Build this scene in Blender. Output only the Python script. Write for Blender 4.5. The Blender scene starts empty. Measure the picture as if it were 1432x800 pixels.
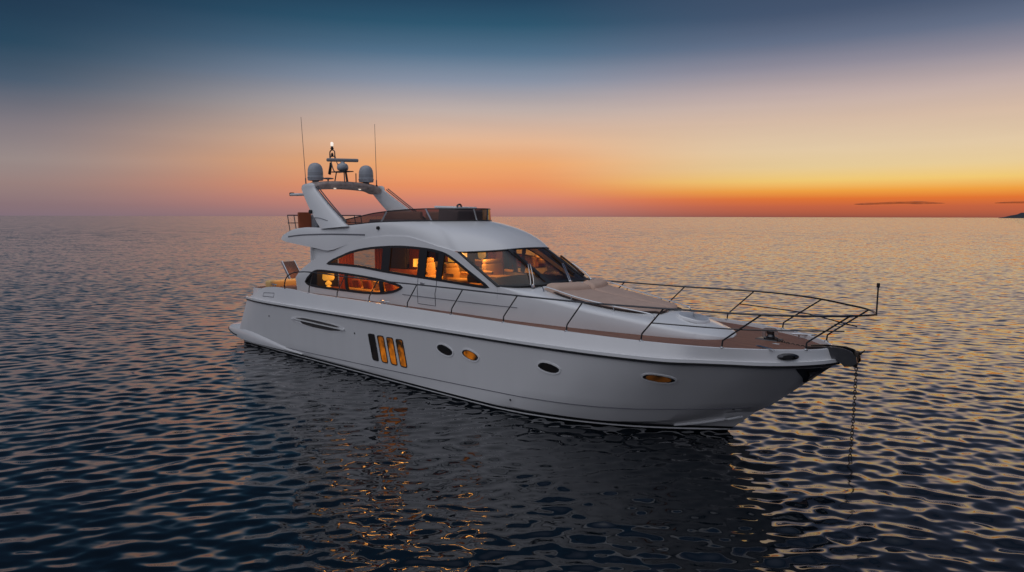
import bpy, bmesh, math, random
import numpy as np
from mathutils import Vector, Matrix

R = math.radians
sc = bpy.context.scene
col = sc.collection
random.seed(4)

def lin(r, g, b):
    def f(c):
        c /= 255.0
        return c / 12.92 if c <= 0.04045 else ((c + 0.055) / 1.055) ** 2.4
    return (f(r), f(g), f(b), 1.0)

# ------------------------------------------------------------------ camera
cam_d = bpy.data.cameras.new("camera")
cam = bpy.data.objects.new("camera", cam_d)
col.objects.link(cam)
cam_d.sensor_width = 36.0
cam_d.lens = 24.008
cam_d.clip_start = 0.1
cam_d.clip_end = 90000
cam.matrix_world = (Matrix.Translation((0, 0, 5.0)) @ Matrix.Rotation(R(90 - 5.811), 4, 'X')
                    @ Matrix.Rotation(R(0.12), 4, 'Z'))
sc.camera = cam

# ------------------------------------------------------------------ view and render settings
sc.view_settings.view_transform = 'Standard'
sc.view_settings.look = 'None'
sc.view_settings.exposure = 0.0
sc.view_settings.gamma = 1.0
sc.view_settings.use_curve_mapping = False
sc.cycles.use_denoising = True
sc.cycles.max_bounces = 10
sc.cycles.transparent_max_bounces = 24
sc.cycles.sample_clamp_indirect = 4.0
sc.cycles.caustics_reflective = False
sc.cycles.caustics_refractive = False

# ------------------------------------------------------------------ dusk sky (world directions only)
SUN_AZ, SUN_EL = 33.0, 1.5            # degrees right of +Y, degrees above the horizon
world = bpy.data.worlds.new("World")
sc.world = world
world.use_nodes = True
wn, wl = world.node_tree.nodes, world.node_tree.links
wn.clear()

def N(nodes, t, **k):
    n = nodes.new(t)
    for a, b in k.items():
        setattr(n, a, b)
    return n

tc = N(wn, 'ShaderNodeTexCoord')
sep = N(wn, 'ShaderNodeSeparateXYZ')
wl.new(tc.outputs['Generated'], sep.inputs[0])

def wmath(op, a, b=None, clamp=False):
    n = N(wn, 'ShaderNodeMath', operation=op, use_clamp=clamp)
    for i, v in enumerate((a, b)):
        if v is None:
            continue
        if isinstance(v, (int, float)):
            n.inputs[i].default_value = v
        else:
            wl.new(v, n.inputs[i])
    return n.outputs[0]

elev = wmath('ARCSINE', sep.outputs['Z'])
f_el = wmath('POWER', wmath('DIVIDE', wmath('MAXIMUM', elev, 0.0), math.pi / 2), 0.5)
sx, sy = math.sin(R(SUN_AZ)), math.cos(R(SUN_AZ))
hlen = wmath('SQRT', wmath('ADD', wmath('MULTIPLY', sep.outputs['X'], sep.outputs['X']),
                           wmath('ADD', wmath('MULTIPLY', sep.outputs['Y'], sep.outputs['Y']), 1e-6)))
cosaz = wmath('DIVIDE', wmath('ADD', wmath('MULTIPLY', sep.outputs['X'], sx),
                              wmath('MULTIPLY', sep.outputs['Y'], sy)), hlen)

def ramp(stops):
    n = N(wn, 'ShaderNodeValToRGB')
    e = n.color_ramp.elements
    for i, (deg, c) in enumerate(stops):
        p = math.sqrt(deg / 90.0)
        el = e[i] if i < 2 else e.new(p)
        el.position = p
        el.color = lin(*c)
    wl.new(f_el, n.inputs[0])
    return n.outputs[0]

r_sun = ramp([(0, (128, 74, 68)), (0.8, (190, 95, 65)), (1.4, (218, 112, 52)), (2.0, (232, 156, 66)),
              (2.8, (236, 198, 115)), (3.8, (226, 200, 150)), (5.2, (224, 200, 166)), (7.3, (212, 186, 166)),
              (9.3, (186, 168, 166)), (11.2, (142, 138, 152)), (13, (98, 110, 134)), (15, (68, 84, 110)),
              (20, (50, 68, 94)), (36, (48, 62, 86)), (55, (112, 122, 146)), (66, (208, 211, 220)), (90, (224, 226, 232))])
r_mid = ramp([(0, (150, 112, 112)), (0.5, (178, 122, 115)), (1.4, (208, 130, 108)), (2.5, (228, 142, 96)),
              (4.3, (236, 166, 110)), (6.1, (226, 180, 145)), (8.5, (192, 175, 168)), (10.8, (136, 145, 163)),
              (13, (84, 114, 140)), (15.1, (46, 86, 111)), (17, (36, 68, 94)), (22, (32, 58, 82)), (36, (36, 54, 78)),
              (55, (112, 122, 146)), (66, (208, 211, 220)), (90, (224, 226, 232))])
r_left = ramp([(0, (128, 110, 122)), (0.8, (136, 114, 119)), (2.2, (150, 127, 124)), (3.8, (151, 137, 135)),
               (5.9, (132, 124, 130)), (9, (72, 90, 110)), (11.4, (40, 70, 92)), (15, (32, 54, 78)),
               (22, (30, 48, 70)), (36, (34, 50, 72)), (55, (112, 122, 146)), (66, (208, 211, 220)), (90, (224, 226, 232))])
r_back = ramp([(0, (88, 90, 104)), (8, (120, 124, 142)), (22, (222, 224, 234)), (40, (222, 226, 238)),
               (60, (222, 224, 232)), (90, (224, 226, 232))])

def wmap(v, a, b):
    n = N(wn, 'ShaderNodeMapRange', interpolation_type='SMOOTHSTEP')
    wl.new(v, n.inputs[0])
    n.inputs[1].default_value = a
    n.inputs[2].default_value = b
    return n.outputs[0]

def wmix(fac, a, b):
    n = N(wn, 'ShaderNodeMix', data_type='RGBA')
    wl.new(fac, n.inputs[0])
    wl.new(a, n.inputs[6])
    wl.new(b, n.inputs[7])
    return n.outputs[2]

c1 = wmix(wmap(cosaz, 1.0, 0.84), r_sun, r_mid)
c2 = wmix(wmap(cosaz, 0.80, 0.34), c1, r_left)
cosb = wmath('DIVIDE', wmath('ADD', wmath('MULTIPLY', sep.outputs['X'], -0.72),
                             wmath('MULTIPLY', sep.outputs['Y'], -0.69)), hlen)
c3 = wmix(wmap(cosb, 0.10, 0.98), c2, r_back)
# faint haze layers: long level streaks a few per cent lighter or darker
hm = N(wn, 'ShaderNodeMapping')
hm.inputs['Scale'].default_value = (1.6, 1.6, 26.0)
wl.new(tc.outputs['Generated'], hm.inputs[0])
hn_ = N(wn, 'ShaderNodeTexNoise')
hn_.inputs['Scale'].default_value = 1.0
hn_.inputs['Detail'].default_value = 5
wl.new(hm.outputs[0], hn_.inputs['Vector'])
hr = N(wn, 'ShaderNodeMapRange')
hr.inputs[1].default_value = 0.25
hr.inputs[2].default_value = 0.75
hr.inputs[3].default_value = 0.955
hr.inputs[4].default_value = 1.045
wl.new(hn_.outputs[0], hr.inputs[0])
hx = N(wn, 'ShaderNodeMix', data_type='RGBA', blend_type='MULTIPLY')
hx.inputs[0].default_value = 1.0
wl.new(c3, hx.inputs[6])
wl.new(hr.outputs[0], hx.inputs[7])
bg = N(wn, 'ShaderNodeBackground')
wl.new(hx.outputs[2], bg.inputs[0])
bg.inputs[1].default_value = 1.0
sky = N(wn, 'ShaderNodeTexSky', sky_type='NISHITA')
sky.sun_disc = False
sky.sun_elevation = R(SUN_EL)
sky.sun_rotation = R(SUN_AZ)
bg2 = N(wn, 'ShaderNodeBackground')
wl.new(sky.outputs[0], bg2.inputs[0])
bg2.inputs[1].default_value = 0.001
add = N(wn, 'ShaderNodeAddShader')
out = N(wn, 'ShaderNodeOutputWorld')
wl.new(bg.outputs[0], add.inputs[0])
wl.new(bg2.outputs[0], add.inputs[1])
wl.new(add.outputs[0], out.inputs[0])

# afterglow of the sun that has just gone: weak, warm and wide
sd = bpy.data.lights.new("sun", 'SUN')
sun = bpy.data.objects.new("sun", sd)
col.objects.link(sun)
sd.energy = 0.02
sd.color = (1.0, 0.56, 0.30)
sd.angle = R(60)
dv = Vector((sx * math.cos(R(4)), sy * math.cos(R(4)), math.sin(R(4))))
sun.rotation_euler = dv.to_track_quat('Z', 'Y').to_euler()
sun.location = dv * 60

# ------------------------------------------------------------------ materials
def mat(name, base, rough=0.4, metal=0.0, noise=0.0, nscale=4.0, coat=0.0, emit=None, estr=0.0, bump=0.0, bscale=40.0, spec=0.5, stretch=None):
    m = bpy.data.materials.new(name)
    m.use_nodes = True
    n, l = m.node_tree.nodes, m.node_tree.links
    b = n['Principled BSDF']
    b.inputs['Base Color'].default_value = (*base, 1)
    b.inputs['Roughness'].default_value = rough
    b.inputs['Metallic'].default_value = metal
    b.inputs['Coat Weight'].default_value = coat
    b.inputs['Coat Roughness'].default_value = 0.06
    b.inputs['Specular IOR Level'].default_value = spec
    t = N(n, 'ShaderNodeTexCoord')
    if noise:
        x = N(n, 'ShaderNodeTexNoise')
        x.inputs['Scale'].default_value = nscale
        x.inputs['Detail'].default_value = 5
        if stretch:
            mp = N(n, 'ShaderNodeMapping')
            mp.inputs['Scale'].default_value = stretch
            l.new(t.outputs['Object'], mp.inputs[0])
            l.new(mp.outputs[0], x.inputs['Vector'])
        else:
            l.new(t.outputs['Object'], x.inputs['Vector'])
        mr = N(n, 'ShaderNodeMapRange')
        mr.inputs[1].default_value = 0.25
        mr.inputs[2].default_value = 0.75
        mr.inputs[3].default_value = 1 - noise
        mr.inputs[4].default_value = 1 + noise
        l.new(x.outputs[0], mr.inputs[0])
        mx = N(n, 'ShaderNodeMix', data_type='RGBA', blend_type='MULTIPLY')
        mx.inputs[0].default_value = 1
        mx.inputs[6].default_value = (*base, 1)
        l.new(mr.outputs[0], mx.inputs[7])
        l.new(mx.outputs[2], b.inputs['Base Color'])
        r2 = N(n, 'ShaderNodeMapRange')
        r2.inputs[3].default_value = max(0, rough * (1 - noise * 2))
        r2.inputs[4].default_value = min(1, rough * (1 + noise * 2))
        l.new(x.outputs[0], r2.inputs[0])
        l.new(r2.outputs[0], b.inputs['Roughness'])
    if bump:
        x = N(n, 'ShaderNodeTexNoise')
        x.inputs['Scale'].default_value = bscale
        x.inputs['Detail'].default_value = 3
        l.new(t.outputs['Object'], x.inputs['Vector'])
        bp = N(n, 'ShaderNodeBump')
        bp.inputs['Strength'].default_value = bump
        bp.inputs['Distance'].default_value = 0.02
        l.new(x.outputs[0], bp.inputs['Height'])
        l.new(bp.outputs[0], b.inputs['Normal'])
    if emit:
        b.inputs['Emission Color'].default_value = (*emit, 1)
        b.inputs['Emission Strength'].default_value = estr
    return m

def glass(name, tint, ior=1.5, rough=0.0):
    m = bpy.data.materials.new(name)
    m.use_nodes = True
    n, l = m.node_tree.nodes, m.node_tree.links
    n.clear()
    fr = N(n, 'ShaderNodeFresnel')
    fr.inputs[0].default_value = ior
    tr = N(n, 'ShaderNodeBsdfTransparent')
    tr.inputs[0].default_value = (*tint, 1)
    gl = N(n, 'ShaderNodeBsdfGlossy')
    gl.inputs['Roughness'].default_value = 0.02
    mx = N(n, 'ShaderNodeMixShader')
    o = N(n, 'ShaderNodeOutputMaterial')
    t = N(n, 'ShaderNodeTexCoord')
    x = N(n, 'ShaderNodeTexNoise')
    x.inputs['Scale'].default_value = 1.3
    bp = N(n, 'ShaderNodeBump')
    bp.inputs['Strength'].default_value = 0.05
    bp.inputs['Distance'].default_value = 0.02
    l.new(t.outputs['Object'], x.inputs['Vector'])
    l.new(x.outputs[0], bp.inputs['Height'])
    l.new(bp.outputs[0], gl.inputs['Normal'])
    l.new(fr.outputs[0], mx.inputs[0])
    l.new(tr.outputs[0], mx.inputs[1])
    l.new(gl.outputs[0], mx.inputs[2])
    l.new(mx.outputs[0], o.inputs[0])
    return m

def teak_mat():
    m = mat("teak", (0.23, 0.10, 0.06), 0.6)
    n, l = m.node_tree.nodes, m.node_tree.links
    b = n['Principled BSDF']
    t = N(n, 'ShaderNodeTexCoord')
    mp = N(n, 'ShaderNodeMapping')
    mp.inputs['Scale'].default_value = (0.6, 9, 6)
    x = N(n, 'ShaderNodeTexNoise')
    x.inputs['Scale'].default_value = 3.0
    x.inputs['Detail'].default_value = 6
    l.new(t.outputs['Object'], mp.inputs[0])
    l.new(mp.outputs[0], x.inputs['Vector'])
    s = N(n, 'ShaderNodeSeparateXYZ')
    l.new(t.outputs['Object'], s.inputs[0])
    a = N(n, 'ShaderNodeMath', operation='MULTIPLY')
    a.inputs[1].default_value = 1 / 0.075
    l.new(s.outputs['Y'], a.inputs[0])
    fr = N(n, 'ShaderNodeMath', operation='FRACT')
    l.new(a.outputs[0], fr.inputs[0])
    gt = N(n, 'ShaderNodeMath', operation='LESS_THAN')
    gt.inputs[1].default_value = 0.09
    l.new(fr.outputs[0], gt.inputs[0])
    cr = N(n, 'ShaderNodeValToRGB')
    cr.color_ramp.elements[0].position = 0.3
    cr.color_ramp.elements[0].color = (0.16, 0.066, 0.04, 1)
    cr.color_ramp.elements[1].position = 0.7
    cr.color_ramp.elements[1].color = (0.30, 0.135, 0.085, 1)
    l.new(x.outputs[0], cr.inputs[0])
    mx = N(n, 'ShaderNodeMix', data_type='RGBA')
    l.new(gt.outputs[0], mx.inputs[0])
    l.new(cr.outputs[0], mx.inputs[6])
    mx.inputs[7].default_value = (0.03, 0.022, 0.02, 1)
    l.new(mx.outputs[2], b.inputs['Base Color'])
    return m

def lit_pane(name, c0, c1, strength, z0=0.5, z1=1.5):
    """a dark pane whose emission paints the glow of a lit cabin: stronger low down, uneven over the pane"""
    m = mat(name, (0.004, 0.004, 0.005), 0.12, spec=0.25)
    n, l = m.node_tree.nodes, m.node_tree.links
    b = n['Principled BSDF']
    t = N(n, 'ShaderNodeTexCoord')
    x = N(n, 'ShaderNodeTexNoise')
    x.inputs['Scale'].default_value = 4.2
    x.inputs['Detail'].default_value = 2
    l.new(t.outputs['Object'], x.inputs['Vector'])
    sp = N(n, 'ShaderNodeSeparateXYZ')
    l.new(t.outputs['Object'], sp.inputs[0])
    mr = N(n, 'ShaderNodeMapRange')
    mr.inputs[1].default_value = z1
    mr.inputs[2].default_value = z0
    mr.inputs[3].default_value = 0.0
    mr.inputs[4].default_value = 0.42
    l.new(sp.outputs['Z'], mr.inputs[0])
    ad = N(n, 'ShaderNodeMath', operation='ADD')
    l.new(x.outputs[0], ad.inputs[0])
    l.new(mr.outputs[0], ad.inputs[1])
    cr = N(n, 'ShaderNodeValToRGB')
    cr.color_ramp.elements[0].position = 0.50
    cr.color_ramp.elements[0].color = (*c0, 1)
    cr.color_ramp.elements[1].position = 0.95
    cr.color_ramp.elements[1].color = (*c1, 1)
    l.new(ad.outputs[0], cr.inputs[0])
    l.new(cr.outputs[0], b.inputs['Emission Color'])  # cabin glow painted as emission; no cabin is built behind the pane
    b.inputs['Emission Strength'].default_value = strength
    return m

M = dict(
    gel=mat("white_gelcoat", (0.80, 0.80, 0.805), 0.22, noise=0.03, nscale=0.7, coat=0.25),
    hull=mat("hull_gelcoat", (0.72, 0.715, 0.72), 0.10, noise=0.022, nscale=0.8, coat=0.3, stretch=(2.2, 2.2, 0.25)),
    grey=mat("grey_gelcoat", (0.28, 0.29, 0.31), 0.35, noise=0.05),
    seam=mat("seam_grey", (0.13, 0.13, 0.15), 0.5, noise=0.05),
    grille=mat("dark_grille", (0.05, 0.045, 0.045), 0.6, noise=0.2, nscale=12),
    black=mat("black_rubber", (0.008, 0.008, 0.010), 0.35, noise=0.05),
    anti=mat("black_antifouling", (0.006, 0.007, 0.009), 0.45, noise=0.1),
    steel=mat("polished_steel", (0.62, 0.62, 0.63), 0.16, metal=1.0, noise=0.04, nscale=9),
    dsteel=mat("dull_steel", (0.10, 0.10, 0.105), 0.3, metal=1.0, noise=0.1, nscale=9),
    chain=mat("rusty_chain", (0.07, 0.055, 0.045), 0.55, metal=0.6, noise=0.3, nscale=20),
    dome=mat("dome_plastic", (0.42, 0.44, 0.48), 0.3, noise=0.04),
    teak=teak_mat(),
    fabric=mat("beige_canvas", (0.52, 0.365, 0.295), 0.9, noise=0.1, nscale=3, bump=0.25, bscale=9),
    fabric2=mat("sand_canvas", (0.60, 0.42, 0.33), 0.9, noise=0.08, nscale=3, bump=0.2, bscale=7),
    cushion=mat("cream_upholstery", (0.72, 0.48, 0.20), 0.8, noise=0.06, nscale=5, bump=0.2, bscale=14),
    wood=mat("cherry_wood", (0.34, 0.11, 0.035), 0.35, noise=0.2, nscale=3),
    curtain=mat("rust_curtain", (0.42, 0.10, 0.035), 0.9, noise=0.12, nscale=6),
    dark=mat("dark_interior", (0.025, 0.022, 0.022), 0.5, noise=0.1),
    floor=mat("walnut_floor", (0.10, 0.045, 0.02), 0.4, noise=0.2, nscale=3),
    shade=mat("lamp_shade", (0.8, 0.6, 0.3), 0.8, noise=0.05, emit=(1.0, 0.46, 0.05), estr=1.15),
    brass=mat("brass", (0.7, 0.45, 0.15), 0.25, metal=1.0, noise=0.05),
    bulb=mat("mast_bulb", (0.9, 0.9, 0.9), 0.3, noise=0.02, emit=(1.0, 0.86, 0.72), estr=0.8),
    beam_refl=mat("mottled_beam_reflection", (0.38, 0.30, 0.27), 0.4, noise=0.45, nscale=5, bump=0.3, bscale=6),  # blotches paint the water's reflection on the glossy arch beam
    brown=mat("brown_edge_shade", (0.05, 0.03, 0.025), 0.8, noise=0.1),
    rust=mat("rust_orange_vinyl", (0.36, 0.085, 0.03), 0.6, noise=0.1),
    gside=glass("smoked_side_glass", (0.50, 0.47, 0.45)),
    gfront=glass("smoked_windscreen", (0.34, 0.34, 0.36), ior=1.65),
    gfly=glass("bronze_windscreen", (0.26, 0.17, 0.15)),
    lit=lit_pane("lit_cabin_pane", (0.015, 0.007, 0.001), (0.46, 0.125, 0.004), 1.0, 0.5, 1.5),
    dim=lit_pane("dim_cabin_pane", (0.001, 0.001, 0.001), (0.006, 0.004, 0.003), 1.0),
    amber=lit_pane("amber_cabin_pane", (0.006, 0.003, 0.001), (0.07, 0.022, 0.003), 1.0, 1.3, 1.65),
)

# ------------------------------------------------------------------ mesh helpers
def pchip(pts):
    """monotone cubic through (x, y) pairs; returns a function on arrays"""
    x = np.array([p[0] for p in pts], float)
    y = np.array([p[1] for p in pts], float)
    h = np.diff(x)
    d = np.diff(y) / h
    m = np.zeros_like(y)
    for i in range(1, len(x) - 1):
        if d[i - 1] * d[i] > 0:
            w1, w2 = 2 * h[i] + h[i - 1], h[i] + 2 * h[i - 1]
            m[i] = (w1 + w2) / (w1 / d[i - 1] + w2 / d[i])
    m[0], m[-1] = d[0], d[-1]
    def f(q):
        q = np.clip(np.asarray(q, float), x[0], x[-1])
        i = np.clip(np.searchsorted(x, q) - 1, 0, len(x) - 2)
        t = (q - x[i]) / h[i]
        return ((2*t**3 - 3*t**2 + 1) * y[i] + (t**3 - 2*t**2 + t) * h[i] * m[i]
                + (-2*t**3 + 3*t**2) * y[i+1] + (t**3 - t**2) * h[i] * m[i+1])
    return f

def spline(pts, n=12, closed=False):
    """Catmull-Rom through 3D points"""
    P = [Vector(p) for p in pts]
    out = []
    k = len(P)
    segs = k if closed else k - 1
    for i in range(segs):
        if closed:
            a, b, c, d = P[(i-1) % k], P[i], P[(i+1) % k], P[(i+2) % k]
        else:
            b, c = P[i], P[i+1]
            a = P[i-1] if i > 0 else b * 2 - c
            d = P[i+2] if i + 2 < k else c * 2 - b
        for j in range(n):
            t = j / n
            out.append(0.5 * ((2*b) + (c-a)*t + (2*a-5*b+4*c-d)*t*t + (3*b-a-3*c+d)*t**3))
    if not closed:
        out.append(P[-1])
    return out

class MB:
    def __init__(self):
        self.v, self.f = [], []
    def grid(self, rows, cu=False, skip=None):
        o = len(self.v)
        nr, nc = len(rows), len(rows[0])
        for r in rows:
            self.v += [tuple(p) for p in r]
        for i in range(nr - 1):
            for j in range(nc if cu else nc - 1):
                if skip and skip(i, j):
                    continue
                k = (j + 1) % nc
                self.f.append((o+i*nc+j, o+i*nc+k, o+(i+1)*nc+k, o+(i+1)*nc+j))
        return self
    def poly(self, pts):
        o = len(self.v)
        self.v += [tuple(p) for p in pts]
        self.f.append(tuple(range(o, o + len(pts))))
        return self
    def tube(self, pts, r, n=8, caps=True, closed=False):
        P = [Vector(p) for p in pts]
        k = len(P)
        rs = r if isinstance(r, (list, tuple)) else [r] * k
        T = []
        for i in range(k):
            if closed:
                t = P[(i+1) % k] - P[i-1]
            else:
                t = P[min(i+1, k-1)] - P[max(i-1, 0)]
            T.append(t.normalized() if t.length > 1e-9 else Vector((0, 0, 1)))
        u = T[0].orthogonal().normalized()
        rows = []
        for i in range(k):
            u = (u - T[i] * u.dot(T[i]))
            u = u.normalized() if u.length > 1e-6 else T[i].orthogonal().normalized()
            w = T[i].cross(u)
            rows.append([P[i] + (u*math.cos(2*math.pi*j/n) + w*math.sin(2*math.pi*j/n)) * rs[i] for j in range(n)])
        if closed:
            rows.append(rows[0])
        self.grid(rows, cu=True)
        if caps and not closed:
            self.poly(rows[0][::-1])
            self.poly(rows[-1])
        return self
    def ribbon(self, pts, w, t, nrm=(0, -1, 0), closed=False):
        """flat bar of width w and thickness t following pts; nrm = outward direction (vector or list)"""
        P = [Vector(p) for p in pts]
        k = len(P)
        rows = []
        for i in range(k):
            if closed:
                T = (P[(i+1) % k] - P[i-1])
            else:
                T = (P[min(i+1, k-1)] - P[max(i-1, 0)])
            T.normalize()
            nn = Vector(nrm[i]) if isinstance(nrm, list) else Vector(nrm)
            s = T.cross(nn).normalized()
            nn = s.cross(T).normalized()
            rows.append([P[i] + s*w/2 + nn*t/2, P[i] - s*w/2 + nn*t/2, P[i] - s*w/2 - nn*t/2, P[i] + s*w/2 - nn*t/2])
        if closed:
            rows.append(rows[0])
        self.grid(rows, cu=True)
        if not closed:
            self.poly(rows[0][::-1])
            self.poly(rows[-1])
        return self
    def box(self, c, s, rz=0, rx=0, ry=0, bev=0.0):
        """box with chamfered vertical profile: a rounded-rectangle prism with eased top and bottom"""
        m = Matrix.Translation(c) @ Matrix.Rotation(rz, 4, 'Z') @ Matrix.Rotation(ry, 4, 'Y') @ Matrix.Rotation(rx, 4, 'X')
        hx, hy, hz = s[0]/2, s[1]/2, s[2]/2
        b = min(bev, hx*0.9, hy*0.9, hz*0.9)
        if b <= 0:
            q = [(-hx,-hy,-hz),(hx,-hy,-hz),(hx,hy,-hz),(-hx,hy,-hz),(-hx,-hy,hz),(hx,-hy,hz),(hx,hy,hz),(-hx,hy,hz)]
            o = len(self.v)
            self.v += [tuple(m @ Vector(p)) for p in q]
            self.f += [tuple(o+i for i in f) for f in ((3,2,1,0),(4,5,6,7),(0,1,5,4),(1,2,6,5),(2,3,7,6),(3,0,4,7))]
            return self
        rows = []
        def ring(ins, z):
            out = []
            for (cx, cy, a0) in ((hx-b, hy-b, 0), (-hx+b, hy-b, 90), (-hx+b, -hy+b, 180), (hx-b, -hy+b, 270)):
                for a in (0, 30, 60, 90):
                    rr = b - ins
                    out.append(m @ Vector((cx + rr*math.cos(R(a0+a)), cy + rr*math.sin(R(a0+a)), z)))
            return out
        for a in (0, 30, 60, 90):
            rows.append(ring(b*(1-math.sin(R(a))), -hz + b - b*math.cos(R(a))))
        for a in (90, 60, 30, 0):
            rows.append(ring(b*(1-math.sin(R(a))), hz - b + b*math.cos(R(a))))
        self.grid(rows, cu=True)
        self.poly(rows[0][::-1])
        self.poly(rows[-1])
        return self
    def lathe(self, c, prof, n=24, axis='Z'):
        rows = []
        for (r, h) in prof:
            row = []
            for j in range(n):
                a = 2*math.pi*j/n
                p = (r*math.cos(a), r*math.sin(a), h)
                if axis == 'Y':
                    p = (p[0], p[2], p[1])
                if axis == 'X':
                    p = (p[2], p[0], p[1])
                row.append((c[0]+p[0], c[1]+p[1], c[2]+p[2]))
            rows.append(row)
        self.grid(rows, cu=True)
        if prof[0][0] > 1e-4:
            self.poly(rows[0][::-1])
        if prof[-1][0] > 1e-4:
            self.poly(rows[-1])
        return self
    def mirror(self):
        o = len(self.v)
        self.v += [(x, -y, z) for (x, y, z) in self.v]
        self.f += [tuple(o+i for i in f[::-1]) for f in self.f]
        return self
    def build(self, name, m, parent=None, angle=35, off=None):
        me = bpy.data.meshes.new(name)
        o = Vector(off) if off is not None else Vector((0, 0, 0))
        bm = bmesh.new()
        vs = [bm.verts.new(Vector(p) - o) for p in self.v]
        for f in self.f:
            try:
                bm.faces.new([vs[i] for i in f])
            except ValueError:
                pass
        bmesh.ops.remove_doubles(bm, verts=bm.verts, dist=0.0004)
        bmesh.ops.recalc_face_normals(bm, faces=bm.faces)
        bm.to_mesh(me)
        bm.free()
        me.materials.append(M[m] if isinstance(m, str) else m)
        if angle:
            me.shade_smooth()
            me.set_sharp_from_angle(angle=R(angle))
        ob = bpy.data.objects.new(name, me)
        col.objects.link(ob)
        if parent is not None:
            ob.parent = parent
        return ob

HEAD = -42.3
ORG = Vector((-8.2226, 27.7641, 0.0))
ROT = Matrix.Rotation(R(HEAD), 4, 'Z')
def W(p):
    return ORG + (ROT @ Vector(p))

def tag(o, label, cat, group=None):
    o['label'] = label
    o['category'] = cat
    if group:
        o['group'] = group
    return o
def struct(o, label=None):
    o['kind'] = 'structure'
    if label:
        o['label'] = label
    return o
def thing(name, label, cat, base, group=None):
    """an Empty standing at the thing's base, turned with the yacht"""
    o = bpy.data.objects.new(name, None)
    col.objects.link(o)
    o.location = W(base)
    o.rotation_euler = (0, 0, R(HEAD))
    return tag(o, label, cat, group)

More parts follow.
